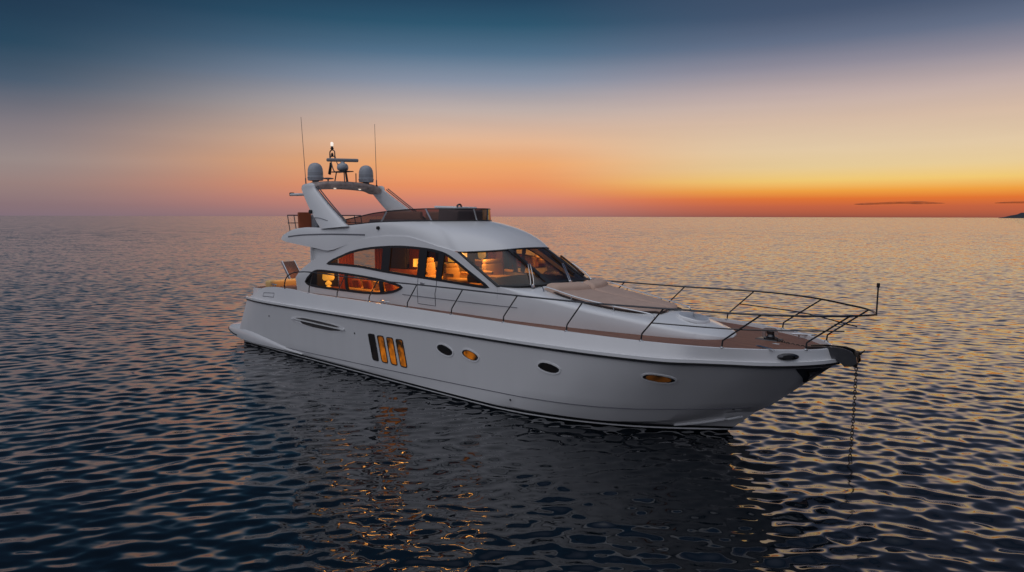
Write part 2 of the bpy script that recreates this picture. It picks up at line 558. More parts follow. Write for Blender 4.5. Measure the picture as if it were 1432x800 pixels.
# ------------------------------------------------------------------ water
def build_water():
    rng = np.random.RandomState(11)
    rr = [1.2]
    while rr[-1] < 26000:
        r = rr[-1]
        k = 0.03 if r < 9 else (0.0037 if r < 45 else (0.008 if r < 140 else 0.06))
        rr.append(r * (1 + k))
    rr = np.array(rr)
    fine = np.arange(-44, 44.01, 0.115)
    outer = []
    a, st = 44.0, 0.3
    while a + st < 180:
        a += st
        st *= 1.12
        outer.append(a)
    outer = np.array(outer)
    ang = np.concatenate([-outer[::-1], fine, outer])
    A, RR = np.meshgrid(np.radians(ang), rr)
    X, Y = RR * np.sin(A), RR * np.cos(A)
    dA = np.gradient(np.radians(ang))[None, :] * RR
    dR = np.gradient(rr)[:, None] * np.ones_like(A)
    sp = np.maximum(dA, dR)
    Z = np.zeros_like(X)
    DX = np.zeros_like(X)
    DY = np.zeros_like(X)
    wl_ = np.clip((X + 3) / 14.0 + 0.5, 0, 1)
    wl_ = wl_ * wl_ * (3 - 2 * wl_)          # 0 on the left of the boat, 1 on its right: the wind ripple swings round
    n = 150
    for i in range(n):
        lam = math.exp(rng.uniform(math.log(0.17), math.log(3.2)))
        k = 2 * math.pi / lam
        slope = 0.035 * math.exp(-((math.log(lam / 0.35)) / 0.8) ** 2)
        side = i % 3
        base = (15, -17, 0)[side]
        th = math.radians(base + rng.normal(0, 32))
        kx, ky = math.sin(th) * k, -math.cos(th) * k
        ph = rng.uniform(0, 2 * math.pi)
        amp = slope / k
        w = (1 - 0.85 * wl_) if side == 0 else ((0.15 + 0.85 * wl_) if side == 1 else 0.8)
        q = np.clip((lam / sp - 3.0) / 3.0, 0, 1)
        arg = kx * X + ky * Y + ph
        s, c = np.sin(arg), np.cos(arg)
        a_ = amp * w * q
        Z += a_ * c
        DX -= (kx / k) * a_ * s * 0.7
        DY -= (ky / k) * a_ * s * 0.7
    # slow patches of rougher and calmer water
    patch = 0.85 + 0.25 * np.sin(X * 0.13 + 1.3 * np.sin(Y * 0.05)) * np.sin(Y * 0.09 + 0.7)
    Z *= patch
    X2, Y2 = X + DX * patch, Y + DY * patch
    nr, nc = X.shape
    co = np.stack([X2, Y2, Z], -1).reshape(-1, 3)
    co = np.vstack([co, [[0, 0, 0]]])
    i, j = np.meshgrid(np.arange(nr - 1), np.arange(nc), indexing='ij')
    jn = (j + 1) % nc
    quads = np.stack([i*nc + j, i*nc + jn, (i+1)*nc + jn, (i+1)*nc + j], -1).reshape(-1, 4)[:, ::-1]
    tris = np.stack([np.full(nc, nr*nc), (np.arange(nc)+1) % nc, np.arange(nc)], -1)[:, ::-1]
    me = bpy.data.meshes.new("water")
    nq, nt = len(quads), len(tris)
    me.vertices.add(len(co))
    me.vertices.foreach_set("co", co.ravel())
    me.loops.add(nq*4 + nt*3)
    me.loops.foreach_set("vertex_index", np.concatenate([quads.ravel(), tris.ravel()]).astype(np.int32))
    me.polygons.add(nq + nt)
    starts = np.concatenate([np.arange(nq)*4, nq*4 + np.arange(nt)*3]).astype(np.int32)
    me.polygons.foreach_set("loop_start", starts)
    me.update(calc_edges=True)
    me.validate()
    me.shade_smooth()
    ob = bpy.data.objects.new("water", me)
    col.objects.link(ob)
    struct(ob)

    m = bpy.data.materials.new("sea_water")
    m.use_nodes = True
    nn, l = m.node_tree.nodes, m.node_tree.links
    b = nn['Principled BSDF']
    b.inputs['Base Color'].default_value = (0.003, 0.006, 0.0095, 1)
    b.inputs['Roughness'].default_value = 0.03
    b.inputs['IOR'].default_value = 1.5
    geo = N(nn, 'ShaderNodeNewGeometry')
    def noise(scale, detail, sx=1.0, sy=1.0):
        mp = N(nn, 'ShaderNodeMapping')
        mp.inputs['Scale'].default_value = (sx, sy, 1)
        l.new(geo.outputs['Position'], mp.inputs[0])
        x = N(nn, 'ShaderNodeTexNoise')
        x.inputs['Scale'].default_value = scale
        x.inputs['Detail'].default_value = detail
        l.new(mp.outputs[0], x.inputs['Vector'])
        return x
    ln = N(nn, 'ShaderNodeVectorMath', operation='LENGTH')
    l.new(geo.outputs['Position'], ln.inputs[0])
    # ripples too small for the mesh: facets tilted by noise, more of them where the mesh is coarser
    def vm(op, a, b_):
        v = N(nn, 'ShaderNodeVectorMath', operation=op)
        for s_, q_ in enumerate((a, b_)):
            if isinstance(q_, tuple):
                v.inputs[s_].default_value = q_
            else:
                l.new(q_, v.inputs[s_])
        return v.outputs[0]
    def scaled(vec, fac):
        v = N(nn, 'ShaderNodeVectorMath', operation='SCALE')
        l.new(vec, v.inputs[0])
        if isinstance(fac, (int, float)):
            v.inputs['Scale'].default_value = fac
        else:
            l.new(fac, v.inputs['Scale'])
        return v.outputs[0]
    def mr(a0, a1, b0, b1):
        q_ = N(nn, 'ShaderNodeMapRange')
        l.new(ln.outputs['Value'], q_.inputs[0])
        for s_, v_ in enumerate((a0, a1, b0, b1)):
            q_.inputs[s_ + 1].default_value = v_
        return q_.outputs[0]
    fine_n = noise(3.2, 2, 0.5, 1.0)
    far_n = noise(0.5, 4, 0.45, 1.0)
    n1 = scaled(vm('SUBTRACT', fine_n.outputs['Color'], (0.5, 0.5, 0.5)), mr(12, 150, 0.30, 0.34))
    n2 = scaled(vm('SUBTRACT', far_n.outputs['Color'], (0.5, 0.5, 0.5)), mr(40, 200, 0.0, 0.24))
    tot = vm('MULTIPLY', vm('ADD', n1, n2), (0.8, 1.0, 0.0))
    # the unresolved ripple is lopsided: long gentle faces and short steep ones
    lee = N(nn, 'ShaderNodeCombineXYZ')
    two = N(nn, 'ShaderNodeMath', operation='ADD')
    l.new(mr(14, 50, 0.070, -0.018), two.inputs[0])
    l.new(mr(52, 200, 0.0, -0.026), two.inputs[1])
    l.new(two.outputs[0], lee.inputs[1])
    tot = vm('ADD', tot, lee.outputs[0])
    nv = vm('ADD', geo.outputs['Normal'], tot)
    nz = N(nn, 'ShaderNodeVectorMath', operation='NORMALIZE')
    l.new(nv, nz.inputs[0])
    l.new(nz.outputs[0], b.inputs['Normal'])
    me.materials.append(m)
build_water()

# distant headland and thin cloud bars low in the west
def ridge(name, d, az0, az1, prof, depth, m, label):
    b = MB()
    n = 60
    f = pchip(prof)
    rng = random.Random(3)
    rows = []
    jit = [rng.uniform(0.9, 1.1) for _ in range(n + 1)]
    for q in range(9):
        s = q / 8.0
        row = []
        for i in range(n + 1):
            t = i / n
            az = R(az0 + (az1 - az0) * t)
            h = float(f(t)) * jit[i] * math.sin(math.pi * s) ** 0.8
            rad = d + depth * (s - 0.5) * (0.2 + 0.8 * t)
            row.append((rad * math.sin(az), rad * math.cos(az), h - 2.0))
        rows.append(row)
    b.grid(rows)
    return struct(b.build(name, m, angle=60), label)
ridge("headland", 7000, 35.28, 46, [(0, 3), (0.04, 14), (0.10, 38), (0.17, 62), (0.3, 95), (0.6, 150), (0.85, 90), (0.96, 30), (1, 2)], 900,
      mat("scrub_hillside", (0.03, 0.032, 0.04), 0.95, noise=0.25, nscale=0.01), "low dark headland on the horizon")
cloud_m = bpy.data.materials.new("cloud_grey")
cloud_m.use_nodes = True
_n, _l = cloud_m.node_tree.nodes, cloud_m.node_tree.links
_b = _n['Principled BSDF']
_b.inputs['Base Color'].default_value = (0.30, 0.22, 0.20, 1)
_b.inputs['Roughness'].default_value = 1.0
_t = N(_n, 'ShaderNodeTexCoord')
_x = N(_n, 'ShaderNodeTexNoise')
_x.inputs['Scale'].default_value = 0.004
_x.inputs['Detail'].default_value = 4
_l.new(_t.outputs['Object'], _x.inputs['Vector'])
_r = N(_n, 'ShaderNodeMapRange')
_r.inputs[1].default_value = 0.3
_r.inputs[2].default_value = 0.7
_r.inputs[3].default_value = 0.08
_r.inputs[4].default_value = 0.45
_l.new(_x.outputs[0], _r.inputs[0])
_l.new(_r.outputs[0], _b.inputs['Alpha'])
def cloud_bar(az0, az1, el, th, seed, d=24000):
    rng = random.Random(seed)
    b = MB()
    n = 48
    ph = [rng.uniform(0, 6.3) for _ in range(4)]
    rows = []
    for i in range(n + 1):
        t = i / n
        az = R(az0 + (az1 - az0) * t)
        env = max(0.02, math.sin(math.pi * t) ** 0.5)
        lump = 0.75 + 0.25 * math.sin(9*t + ph[0]) + 0.15 * math.sin(21*t + ph[1])
        hh = d * math.tan(R(th)) * 0.5 * env * lump
        z0 = d * math.tan(R(el + 0.04 * math.sin(5*t + ph[2])))
        row = []
        for j in range(12):
            a = 2*math.pi*j/12
            rad = d + 1500 * env * math.cos(a)
            row.append((rad * math.sin(az), rad * math.cos(az), z0 + hh * math.sin(a)))
        rows.append(row)
    b.grid(rows, cu=True)
    return struct(b.build("cloud", cloud_m, angle=80))
cloud_bar(26.4, 32.2, 1.02, 0.20, 1)
cloud_bar(35.0, 40.0, 0.98, 0.10, 2)

# =================================================================== the yacht (local axes: x forward, y to port, z up)
yacht = thing("motor_yacht", "white flybridge motor yacht at anchor with lit orange cabin windows", "yacht", (0, 0, 0))

def flip(o):
    """port twin of a starboard fitting"""
    c = o.copy(); col.objects.link(c)
    me = o.data.copy()
    me.transform(Matrix.Scale(-1, 4, (0, 1, 0)))
    me.flip_normals()
    c.data = me
    c.parent = o.parent
    return c
# ---- hull levels, starboard half breadths
def level(pts, n=130, tr=0.45):
    fy, fz = pchip([(p[0], p[1]) for p in pts]), pchip([(p[0], p[2]) for p in pts])
    x0, y0, z0 = pts[0]
    xe = pts[-1][0]
    out = [(x0 - tr, y, z0) for y in np.linspace(0, y0 - tr, 7)[:-1]]
    for a in np.linspace(0, 90, 9)[:-1]:
        out.append((x0 - tr*math.cos(R(a)), y0 - tr + tr*math.sin(R(a)), z0))
    for s in np.linspace(0, 1, n):
        x = x0 + (xe - x0) * (1 - (1 - s) ** 1.5)
        out.append((x, float(fy(x)), float(fz(x))))
    return np.array(out)
LV = {}
LV['keel'] = level([(-1.2, 0.6, -0.75), (4, 0.5, -0.8), (12, 0.4, -0.8), (16, 0.15, -0.75), (17.0, 0, -0.7)])
LV['low'] = level([(-1.2, 2.1, -0.35), (3, 2.2, -0.35), (12, 2.25, -0.35), (13.5, 2.05, -0.35), (14.6, 1.75, -0.35),
                   (16, 1.1, -0.35), (17, 0.45, -0.35), (17.6, 0, -0.35)])
wl_pts = [(-1.2, 2.28, 0), (2, 2.37, 0), (7, 2.41, 0), (11, 2.43, 0), (12.5, 2.42, 0), (13.5, 2.32, 0), (14.46, 2.09, 0),
          (15.4, 1.75, 0), (16.18, 1.37, 0), (17.01, 0.82, 0), (17.6, 0.36, 0), (18.0, 0, 0)]
def lift(pts, dz, dy, dx):
    return [(p[0] + (dx if i == len(pts)-1 else 0), p[1] + (dy if i < len(pts)-1 else 0), p[2] + dz) for i, p in enumerate(pts)]
LV['w0'] = level(lift(wl_pts, 0.025, 0.0, 0.03))
LV['w1'] = level(lift(wl_pts, 0.06, 0.01, 0.07))
LV['boot'] = level(lift(wl_pts, 0.125, 0.03, 0.15))
LV['chine'] = level([(-1.5, 2.33, 0.17), (2, 2.42, 0.17), (7, 2.46, 0.17), (12.5, 2.46, 0.17), (13.5, 2.39, 0.17), (14.5, 2.2, 0.165),
                     (15.5, 1.88, 0.165), (16.4, 1.50, 0.22), (17.2, 1.07, 0.34), (18.0, 0.52, 0.53), (18.65, 0, 0.58)])
kn = [(-1.48, 2.36, 0.30), (2.2, 2.45, 0.26), (5.5, 2.47, 0.31), (8.8, 2.485, 0.38), (13.4, 2.47, 0.50), (14.6, 2.36, 0.535), (15.5, 2.15, 0.56),
      (16.5, 1.79, 0.61), (17.3, 1.34, 0.66), (18, 0.88, 0.71), (18.6, 0.41, 0.76), (19.0, 0, 0.80)]
LV['knuckle'] = level(kn)
rb = [(-0.75, 2.30, 1.76), (0.2, 2.44, 1.765), (1.5, 2.50, 1.77), (6, 2.53, 1.80), (10.5, 2.54, 1.835), (13.5, 2.54, 1.86), (15.5, 2.49, 1.885), (16.5, 2.40, 1.90),
      (17.5, 2.22, 1.915), (18.2, 1.88, 1.93), (18.7, 1.63, 1.94), (19.22, 1.36, 1.945), (19.68, 1.01, 1.955), (20.0, 0.66, 1.965),
      (20.2, 0.38, 1.975), (20.35, 0, 1.98)]
LV['rub'] = level(rb)
def between(a, b, f, e, dx=0.0):
    A, B = LV[a], LV[b]
    o = A + (B - A) * f
    fy = f ** e
    o[:, 1] = A[:, 1] + (B[:, 1] - A[:, 1]) * fy
    return o
for i in range(1, 6):
    f = i / 6
    LV['m%d' % i] = between('knuckle', 'rub', f, 1.18)
gw = [(-0.55, 2.20, 1.90), (-0.2, 2.26, 2.06), (0.4, 2.31, 2.27), (1.0, 2.33, 2.355), (1.6, 2.34, 2.385), (2.6, 2.345, 2.39), (3.5, 2.35, 2.345), (4.4, 2.35, 2.325),
      (6, 2.355, 2.33), (10, 2.36, 2.31), (13, 2.355, 2.29), (15, 2.31, 2.285), (16.4, 2.24, 2.285), (17.5, 2.07, 2.285), (18.2, 1.85, 2.28),
      (18.7, 1.63, 2.28), (19.2, 1.33, 2.28), (19.63, 0.97, 2.275), (19.9, 0.68, 2.27), (20.1, 0.40, 2.265), (20.24, 0, 2.26)]
LV['gun'] = level(gw)
deck_z = pchip([(-1.5, 2.20), (3, 2.275), (10, 2.275), (13, 2.25), (16, 2.23), (18, 2.205), (20.3, 2.18)])
g = LV['gun']
tang = np.gradient(g[:, :2], axis=0)
tang /= np.linalg.norm(tang, axis=1)[:, None] + 1e-9
inn = np.stack([tang[:, 1], -tang[:, 0]], 1)
inn[:, 1] = -np.abs(inn[:, 1])
def inset(dist):
    q = g.copy()
    q[:, 0] += inn[:, 0] * dist * np.sign(1)
    q[:, 1] = np.maximum(g[:, 1] + inn[:, 1] * dist, 0)
    return q
# inward: on the sides towards the centreline, at the stem aft, at the transom forward
def inward(dist, z=None):
    q = g.copy()
    for i in range(len(g)):
        tx, ty = tang[i]
        nx, ny = ty, -tx            # right-hand normal of the direction of travel (aft to bow along +y side)
        q[i, 0] += nx * dist * (1 if True else -1)
        q[i, 1] = max(0.0, q[i, 1] + ny * dist)
        if z is not None:
            q[i, 2] = z(q[i, 0]) if callable(z) else z
    return q
LV['cap'] = inward(0.03); LV['cap'][:, 2] += 0.012
LV['cap2'] = inward(0.075)
LV['lip'] = inward(0.085, lambda x: float(deck_z(x)) - 0.01)
for k in ('cap2',):
    LV[k][:, 2] = np.maximum(LV[k][:, 2], LV['lip'][:, 2] + 0.015)

def st(a):   # starboard copy of a level
    return [(p[0], -p[1], p[2]) for p in a]
hull = MB().grid([st(LV[k]) for k in ('boot', 'chine', 'knuckle', 'm1', 'm2', 'm3', 'm4', 'm5', 'rub', 'gun', 'cap', 'cap2', 'lip')]).mirror() \
    .build("hull", 'hull', yacht, angle=16)
MB().grid([st(LV[k]) for k in ('keel', 'low', 'w0')]).mirror().build("antifouling", 'anti', yacht)
MB().grid([st(LV[k]) for k in ('w0', 'w1')]).mirror().build("waterline_stripe", 'gel', yacht)
MB().grid([st(LV[k]) for k in ('w1', 'boot')]).mirror().build("boot_top", 'anti', yacht)

ROWS = [LV[k][14:] for k in ('w0', 'boot', 'chine', 'knuckle', 'm1', 'm2', 'm3', 'm4', 'm5', 'rub')]
def hull_y(x, z):
    ys, zs = [], []
    for r in ROWS:
        if x <= r[-1, 0]:
            ys.append(float(np.interp(x, r[:, 0], r[:, 1])))
            zs.append(float(np.interp(x, r[:, 0], r[:, 2])))
    return float(np.interp(z, zs, ys))
def HP(x, z, off=0.0):
    """point on the starboard topsides, pushed outwards by off"""
    y = hull_y(x, z)
    e = 0.05
    nx = -(hull_y(x + e, z) - hull_y(x - e, z)) / (2*e)
    nz = -(hull_y(x, min(z + e, 1.8)) - hull_y(x, z - e)) / (2*e)
    n = Vector((nx, 1, nz)).normalized()
    return Vector((x + n.x*off, -(y + n.y*off), z + n.z*off)), Vector((n.x, -n.y, n.z))

# rub rail: white lip with a black strake under it; both sides
def rail_pts(k, dz=0.0, s0=10):
    return [(p[0], -p[1], p[2] + dz) for p in LV[k][s0:]]
rp = rail_pts('rub')
both = rp + [(p[0], -p[1], p[2]) for p in rp[-2::-1]]
def outward(pts):
    out = []
    for i in range(len(pts)):
        a, b = Vector(pts[max(i-1, 0)]), Vector(pts[min(i+1, len(pts)-1)])
        t = b - a
        out.append(Vector((t.y, -t.x, 0)).normalized())
    return out
ow = outward(both)
strake = MB().ribbon([(p[0]+n.x*0.012, p[1]+n.y*0.012, p[2]-0.012) for p, n in zip(both, ow)], 0.055, 0.05, ow).build("rub_rail", 'black', yacht)
MB().ribbon([(p[0]+n.x*0.012, p[1]+n.y*0.012, p[2]+0.052) for p, n in zip(both, ow)], 0.07, 0.075, ow).build("rail_lip", 'gel', strake)
# knuckle seam and bow spray rail
kp = [HP(p[0], p[2], 0.002)[0] for p in LV['knuckle'][22:-8]]
flip(MB().ribbon(kp, 0.018, 0.012, (0, -1, 0)).build("knuckle_seam", 'seam', yacht))
sr2, nr2 = [], []
for x, z in zip(np.linspace(17.05, 18.42, 12), np.linspace(0.14, 0.47, 12) - 0.03*np.sin(np.linspace(0, math.pi, 12))):
    q, n = HP(x, z, 0.012)
    sr2.append(q); nr2.append(Vector((0.45, -0.8, -0.35)))
flip(MB().ribbon(sr2, 0.03, 0.04, nr2).build("spray_rail", 'gel', yacht))
# dark guard plate on the stem under the anchor
plate = []
for q in range(8):
    z = 1.50 + 0.38 * q / 7
    xe = float(np.interp(z, [0.80, 1.98], [19.0, 20.35]))
    row = []
    for i in range(8):
        x = xe - (0.05 + 0.42 * q / 7) * (1 - i / 7)
        y = hull_y(x, z) if i < 7 else 0.0
        row.append((x + 0.012, -(y + 0.012 if i < 7 else 0.0), z))
    plate.append(row)
MB().grid(plate).mirror().build("stem_guard", 'dsteel', yacht)

# ---- swim platform: blister along the quarter that grows into the platform
pf_y = pchip([(-3.05, 2.05), (-2.6, 2.22), (-1.8, 2.32), (-0.8, 2.42), (0.5, 2.47), (2.4, 2.48), (3.4, 2.46)])
pf_t = pchip([(-3.05, 0.52), (-1.8, 0.60), (-0.8, 0.58), (0.5, 0.48), (2.2, 0.30), (3.4, 0.18)])
pf_b = pchip([(-3.05, 0.30), (-1.8, 0.13), (-0.8, 0.12), (3.4, 0.14)])
rows = []
prof = [(0.0, 0), (0.03, 0.45), (0.0, 0.75), (-0.05, 0.92), (-0.12, 1.0)]
for (dy, fz) in prof:
    row = [(-3.14 + 0.0, -y, 0.30 + (0.22) * fz) for y in np.linspace(0, 1.55, 6)]
    row += [(-3.14 + 0.5 * (1 - math.cos(R(a))), -(1.55 + 0.5 * math.sin(R(a))) - dy * 0.3, 0.30 + 0.22 * fz) for a in (20, 40, 60, 75)]
    for x in np.linspace(-2.7, 3.4, 40):
        zb, zt = float(pf_b(x)), float(pf_t(x))
        row.append((x, -(float(pf_y(x)) + dy), zb + (zt - zb) * fz))
    rows.append(row)
top = [(p[0], 0 if p[0] < -1.2 else p[1] * 0.8, p[2]) for p in rows[-1]]
bot = [(p[0], 0 if p[0] < -1.2 else p[1] * 0.8, p[2]) for p in rows[0]]
sp_ = MB().grid([bot] + rows + [top]).mirror().build("swim_platform", 'hull', yacht, angle=50)
flip(MB().ribbon([(x, -(float(pf_y(x)) + 0.03), float(pf_b(x)) + 0.10) for x in np.linspace(-2.95, -1.75, 8)], 0.035, 0.02, (0, -1, 0)).build("fender_strip", 'black', sp_))
for q, (x, y) in enumerate(((-1.55, -2.05), (-1.35, -1.75), (-1.5, -1.2))):
    MB().tube([(x, y, 0.25), (x, y, -0.2)], 0.045, 8).build("platform_support", 'dsteel', sp_)

# ---- hull windows, portholes, vent, fittings (both sides; the port side copies the starboard shape)
def loop_on_hull(poly, off, sub=4):
    out, nn = [], []
    k = len(poly)
    for i in range(k):
        a, b = poly[i], poly[(i+1) % k]
        for j in range(sub):
            t = j / sub
            p, n = HP(a[0] + (b[0]-a[0])*t, a[1] + (b[1]-a[1])*t, off)
            out.append(p); nn.append(n)
    return out, nn
def round_poly(pts, r, n=4):
    out = []
    k = len(pts)
    for i in range(k):
        p0, p1, p2 = (Vector(pts[i-1]).to_2d() if False else Vector((*pts[i-1], 0)), Vector((*pts[i], 0)), Vector((*pts[(i+1) % k], 0)))
        d0, d2 = (p0-p1), (p2-p1)
        r0 = min(r, d0.length*0.45, d2.length*0.45)
        a, c = p1 + d0.normalized()*r0, p1 + d2.normalized()*r0
        for j in range(n + 1):
            t = j / n
            q = a*(1-t)**2 + p1*2*t*(1-t) + c*t**2
            out.append((q.x, q.y))
    return out
def fan_on_hull(poly, off):
    """pane filling a convex outline, following the hull"""
    cx = sum(p[0] for p in poly) / len(poly)
    cz = sum(p[1] for p in poly) / len(poly)
    rows = []
    for s in (0.0, 0.5, 1.0):
        rows.append([HP(cx + (p[0]-cx)*s, cz + (p[1]-cz)*s, off)[0] for p in poly])
    return rows
def hull_light(name, poly, frame_w, pane_m, rimm):
    pts, nn = loop_on_hull(poly, 0.004, 3)
    fr = MB().ribbon(pts, frame_w, 0.022, nn, closed=True).build(name, rimm, yacht)
    pn = MB().grid(fan_on_hull(poly, 0.006), cu=True).build("pane", pane_m, fr)
    f2 = flip(fr)
    p2 = flip(pn); p2.parent = f2
    return fr, pn
hw = [([(7.38, 1.37), (7.69, 1.385), (7.86, 0.58), (7.57, 0.58)], 'dim'),
      ([(7.84, 1.37), (8.15, 1.385), (8.32, 0.58), (8.03, 0.58)], 'lit'),
      ([(8.295, 1.37), (8.605, 1.385), (8.775, 0.58), (8.485, 0.58)], 'lit'),
      ([(8.75, 1.37), (9.06, 1.385), (9.23, 0.58), (8.94, 0.58)], 'lit')]
for q, (poly, pm) in enumerate(hw):
    hull_light("hull_window", round_poly(poly, 0.07), 0.03, pm, 'black')[0]
ph = [(10.91, 1.335, 0.335, 0.145, 'dim', -5), (11.91, 1.33, 0.325, 0.14, 'lit', -4), (14.575, 1.39, 0.335, 0.128, 'dim', 0), (17.28, 1.485, 0.335, 0.108, 'amber', 1)]
for (x, z, a, b, pm, tilt) in ph:
    poly = []
    for j in range(28):
        t = 2*math.pi*j/28
        c_, s_ = math.cos(t), math.sin(t)
        px = a * c_
        pz = b * (abs(s_) ** 0.95) * (1 if s_ >= 0 else -1) - 0.03 * c_ * abs(s_)
        ct, sn = math.cos(R(tilt)), math.sin(R(tilt))
        poly.append((x + px*ct - pz*sn, z + px*sn + pz*ct))
    fr, pn = hull_light("porthole", poly, 0.04, pm, 'gel')
    ring_ = [[HP(x + (p[0]-x)*k, z + (p[1]-z)*k, 0.012)[0] for p in poly] for k in (0.95, 0.86, 0.74)]
    flip(MB().grid(ring_, cu=True).build("gasket", 'black', fr))
# engine room air intake: recess, two dark grilles, a bright bar between
vp = [(2.72, 1.38), (3.0, 1.45), (3.6, 1.495), (4.4, 1.49), (5.3, 1.465), (5.85, 1.43), (6.12, 1.36), (5.9, 1.27), (5.2, 1.20), (4.2, 1.20), (3.4, 1.25), (2.95, 1.31)]
pts, nn = loop_on_hull(round_poly(vp, 0.2, 3), 0.003, 1)
vent = MB().ribbon(pts, 0.03, 0.016, nn, closed=True).build("air_intake", 'hull', yacht)
def vent_fan(poly):
    return MB().grid(fan_on_hull(poly, 0.006), cu=True)
g1 = vent_fan(round_poly([(3.05, 1.42), (3.6, 1.475), (4.4, 1.475), (5.3, 1.45), (5.85, 1.40), (5.6, 1.372), (4.4, 1.385)], 0.08)).build("grille", 'grille', vent)
g2 = vent_fan(round_poly([(3.35, 1.355), (4.4, 1.345), (5.9, 1.335), (5.8, 1.275), (5.2, 1.22), (4.2, 1.22), (3.5, 1.265)], 0.08)).build("grille", 'grille', vent)
pts = [HP(x, z, 0.03) for x, z in zip(np.linspace(2.85, 6.1, 14), np.linspace(1.40, 1.347, 14))]
bar = MB().ribbon([p for p, n in pts], 0.03, 0.04, [n for p, n in pts]).build("bar", 'gel', vent)
v2 = flip(vent)
for o in (g1, g2, bar):
    flip(o).parent = v2
for (x, z) in ((6.65, 1.30), (1.15, 1.30), (13.3, 0.36), (18.35, 0.70)):
    p, n = HP(x, z, 0.004)
    MB().lathe(p, [(0.0, -0.012), (0.028, -0.010), (0.028, 0.0), (0.0, 0.012)], 10, axis='Y').build("skin_fitting", 'dsteel', yacht)
# name plate recess on the quarter: an empty raised frame
def BP(x, f, off=0.0):
    """point on the bulwark between rub rail and gunwale"""
    a = np.array([np.interp(x, LV['rub'][14:, 0], LV['rub'][14:, i]) for i in (0, 1, 2)])
    b = np.array([np.interp(x, LV['gun'][14:, 0], LV['gun'][14:, i]) for i in (0, 1, 2)])
    p = a + (b - a) * f
    return Vector((x, -(p[1] + off), p[2]))
npts = [BP(0.62, 0.42, 0.004), BP(1.45, 0.42, 0.004), BP(1.45, 0.66, 0.004), BP(0.62, 0.66, 0.004)]
MB().ribbon(npts, 0.02, 0.012, (0, -1, 0.3), closed=True).build("hull_plate", 'seam', yacht)

# ---- teak deck
dk = LV['lip'].copy()
dk[:, 2] += 0.006
MB().grid([st(dk), [(p[0], -p[1]*0.5, p[2] + 0.015) for p in dk], [(p[0], 0, p[2] + 0.02) for p in dk]]).mirror().build("teak_deck", 'teak', yacht)

# ---- superstructure side shell
base_y = pchip([(2.3, 1.93), (4, 1.90), (9, 1.87), (12, 1.80), (13.5, 1.69), (14.9, 1.52), (16.26, 1.26), (17.04, 1.05), (17.5, 0.84), (17.8, 0.62), (17.97, 0.38), (18.06, 0)])
tumble = pchip([(2.1, -0.03), (2.5, 0.0), (2.75, 0.03), (3.2, 0.0), (4.1, -0.05), (4.6, -0.09)])
def SY(x, z, off=0.0):
    fl = 0.10 * max(0.0, (4.2 - x) / 1.8) if x < 4.2 else 0.0
    return -(float(base_y(x)) + float(tumble(z)) + fl + off)
reP = [(2.40, 2.80), (2.62, 3.02), (2.9, 3.2), (3.25, 3.38), (3.65, 3.56), (4.4, 3.80), (5.14, 4.03), (5.92, 4.21), (6.75, 4.33), (7.6, 4.385), (8.3, 4.39), (9.2, 4.27),
       (9.83, 4.14), (10.3, 3.99), (10.66, 3.985), (11.02, 3.79), (11.6, 3.48), (12.23, 3.14)]
reP = [p for p in reP if p[0] != 10.3] 
re_z = pchip(reP)
ut = pchip([(4.18, 3.36), (4.55, 3.50), (4.99, 3.64), (5.64, 3.82), (6.42, 3.95), (7.29, 4.03), (8.25, 4.07), (9.32, 4.04), (9.95, 3.97), (10.25, 3.90), (10.49, 3.80), (11.22, 3.43), (11.92, 3.08)])
ub = pchip([(4.18, 3.36), (4.6, 3.375), (5.8, 3.37), (7.41, 3.28), (8.29, 3.24), (9.93, 3.17), (11.12, 3.11), (11.92, 3.08)])
lt = pchip([(2.95, 2.67), (3.15, 2.84), (3.4, 3.02), (3.6, 3.09), (3.85, 3.11), (4.91, 3.09), (6.98, 3.01), (7.82, 2.93), (8.33, 2.85)])
lb = pchip([(2.95, 2.67), (3.09, 2.60), (3.3, 2.56), (3.64, 2.535), (4.88, 2.52), (6.0, 2.52), (6.89, 2.55), (7.69, 2.64), (8.05, 2.73), (8.33, 2.85)])
xs = sorted(set(np.round(np.concatenate([np.linspace(2.40, 12.23, 110), [2.95, 8.33, 4.18, 11.92]]), 4)))
def dz_(x):
    return float(deck_z(x)) - 0.02
def col_z(x):
    re = float(re_z(x))
    z0 = dz_(x)
    a = float(lb(x)); b = float(lt(x))
    if x < 2.95 or x > 8.33:
        a = b = 2.67 if x < 2.95 else 2.85 - 0.05 * min(1, (x - 8.33))
    c = float(ub(x)); d = float(ut(x))
    if x < 4.18:
        c = d = min(3.36, b + (re - b) * 0.6)
    if x > 11.92:
        c = d = 3.08
    a, b = min(a, re - 0.12), min(b, re - 0.10)
    c, d = min(c, re - 0.05), min(d, re - 0.04)
    return [z0, (z0 + a) / 2, a, b, (b + c) / 2, c, d, (d + re) / 2, re]
Z = [col_z(x) for x in xs]
rows = [[(x, SY(x, Z[i][k]), Z[i][k]) for i, x in enumerate(xs)] for k in range(9)]
def hole(i, j):
    if i == 2:
        return 2.95 - 1e-4 <= xs[j] and xs[j+1] <= 8.33 + 1e-4
    if i == 5:
        return 4.18 - 1e-4 <= xs[j] and xs[j+1] <= 11.92 + 1e-4
    return False
sup = MB().grid(rows, skip=hole)
# returns at the aft edge and along the top edge so that the shell has thickness
sup.grid([[r[0] for r in rows], [(r[0][0] + 0.03, r[0][1] + 0.14, r[0][2]) for r in rows]])
sup.grid([rows[8], [(p[0] + 0.02, p[1] + 0.12, p[2] - 0.02) for p in rows[8]]])
sup.mirror()
cabin = sup.build("superstructure", 'gel', yacht, angle=40)
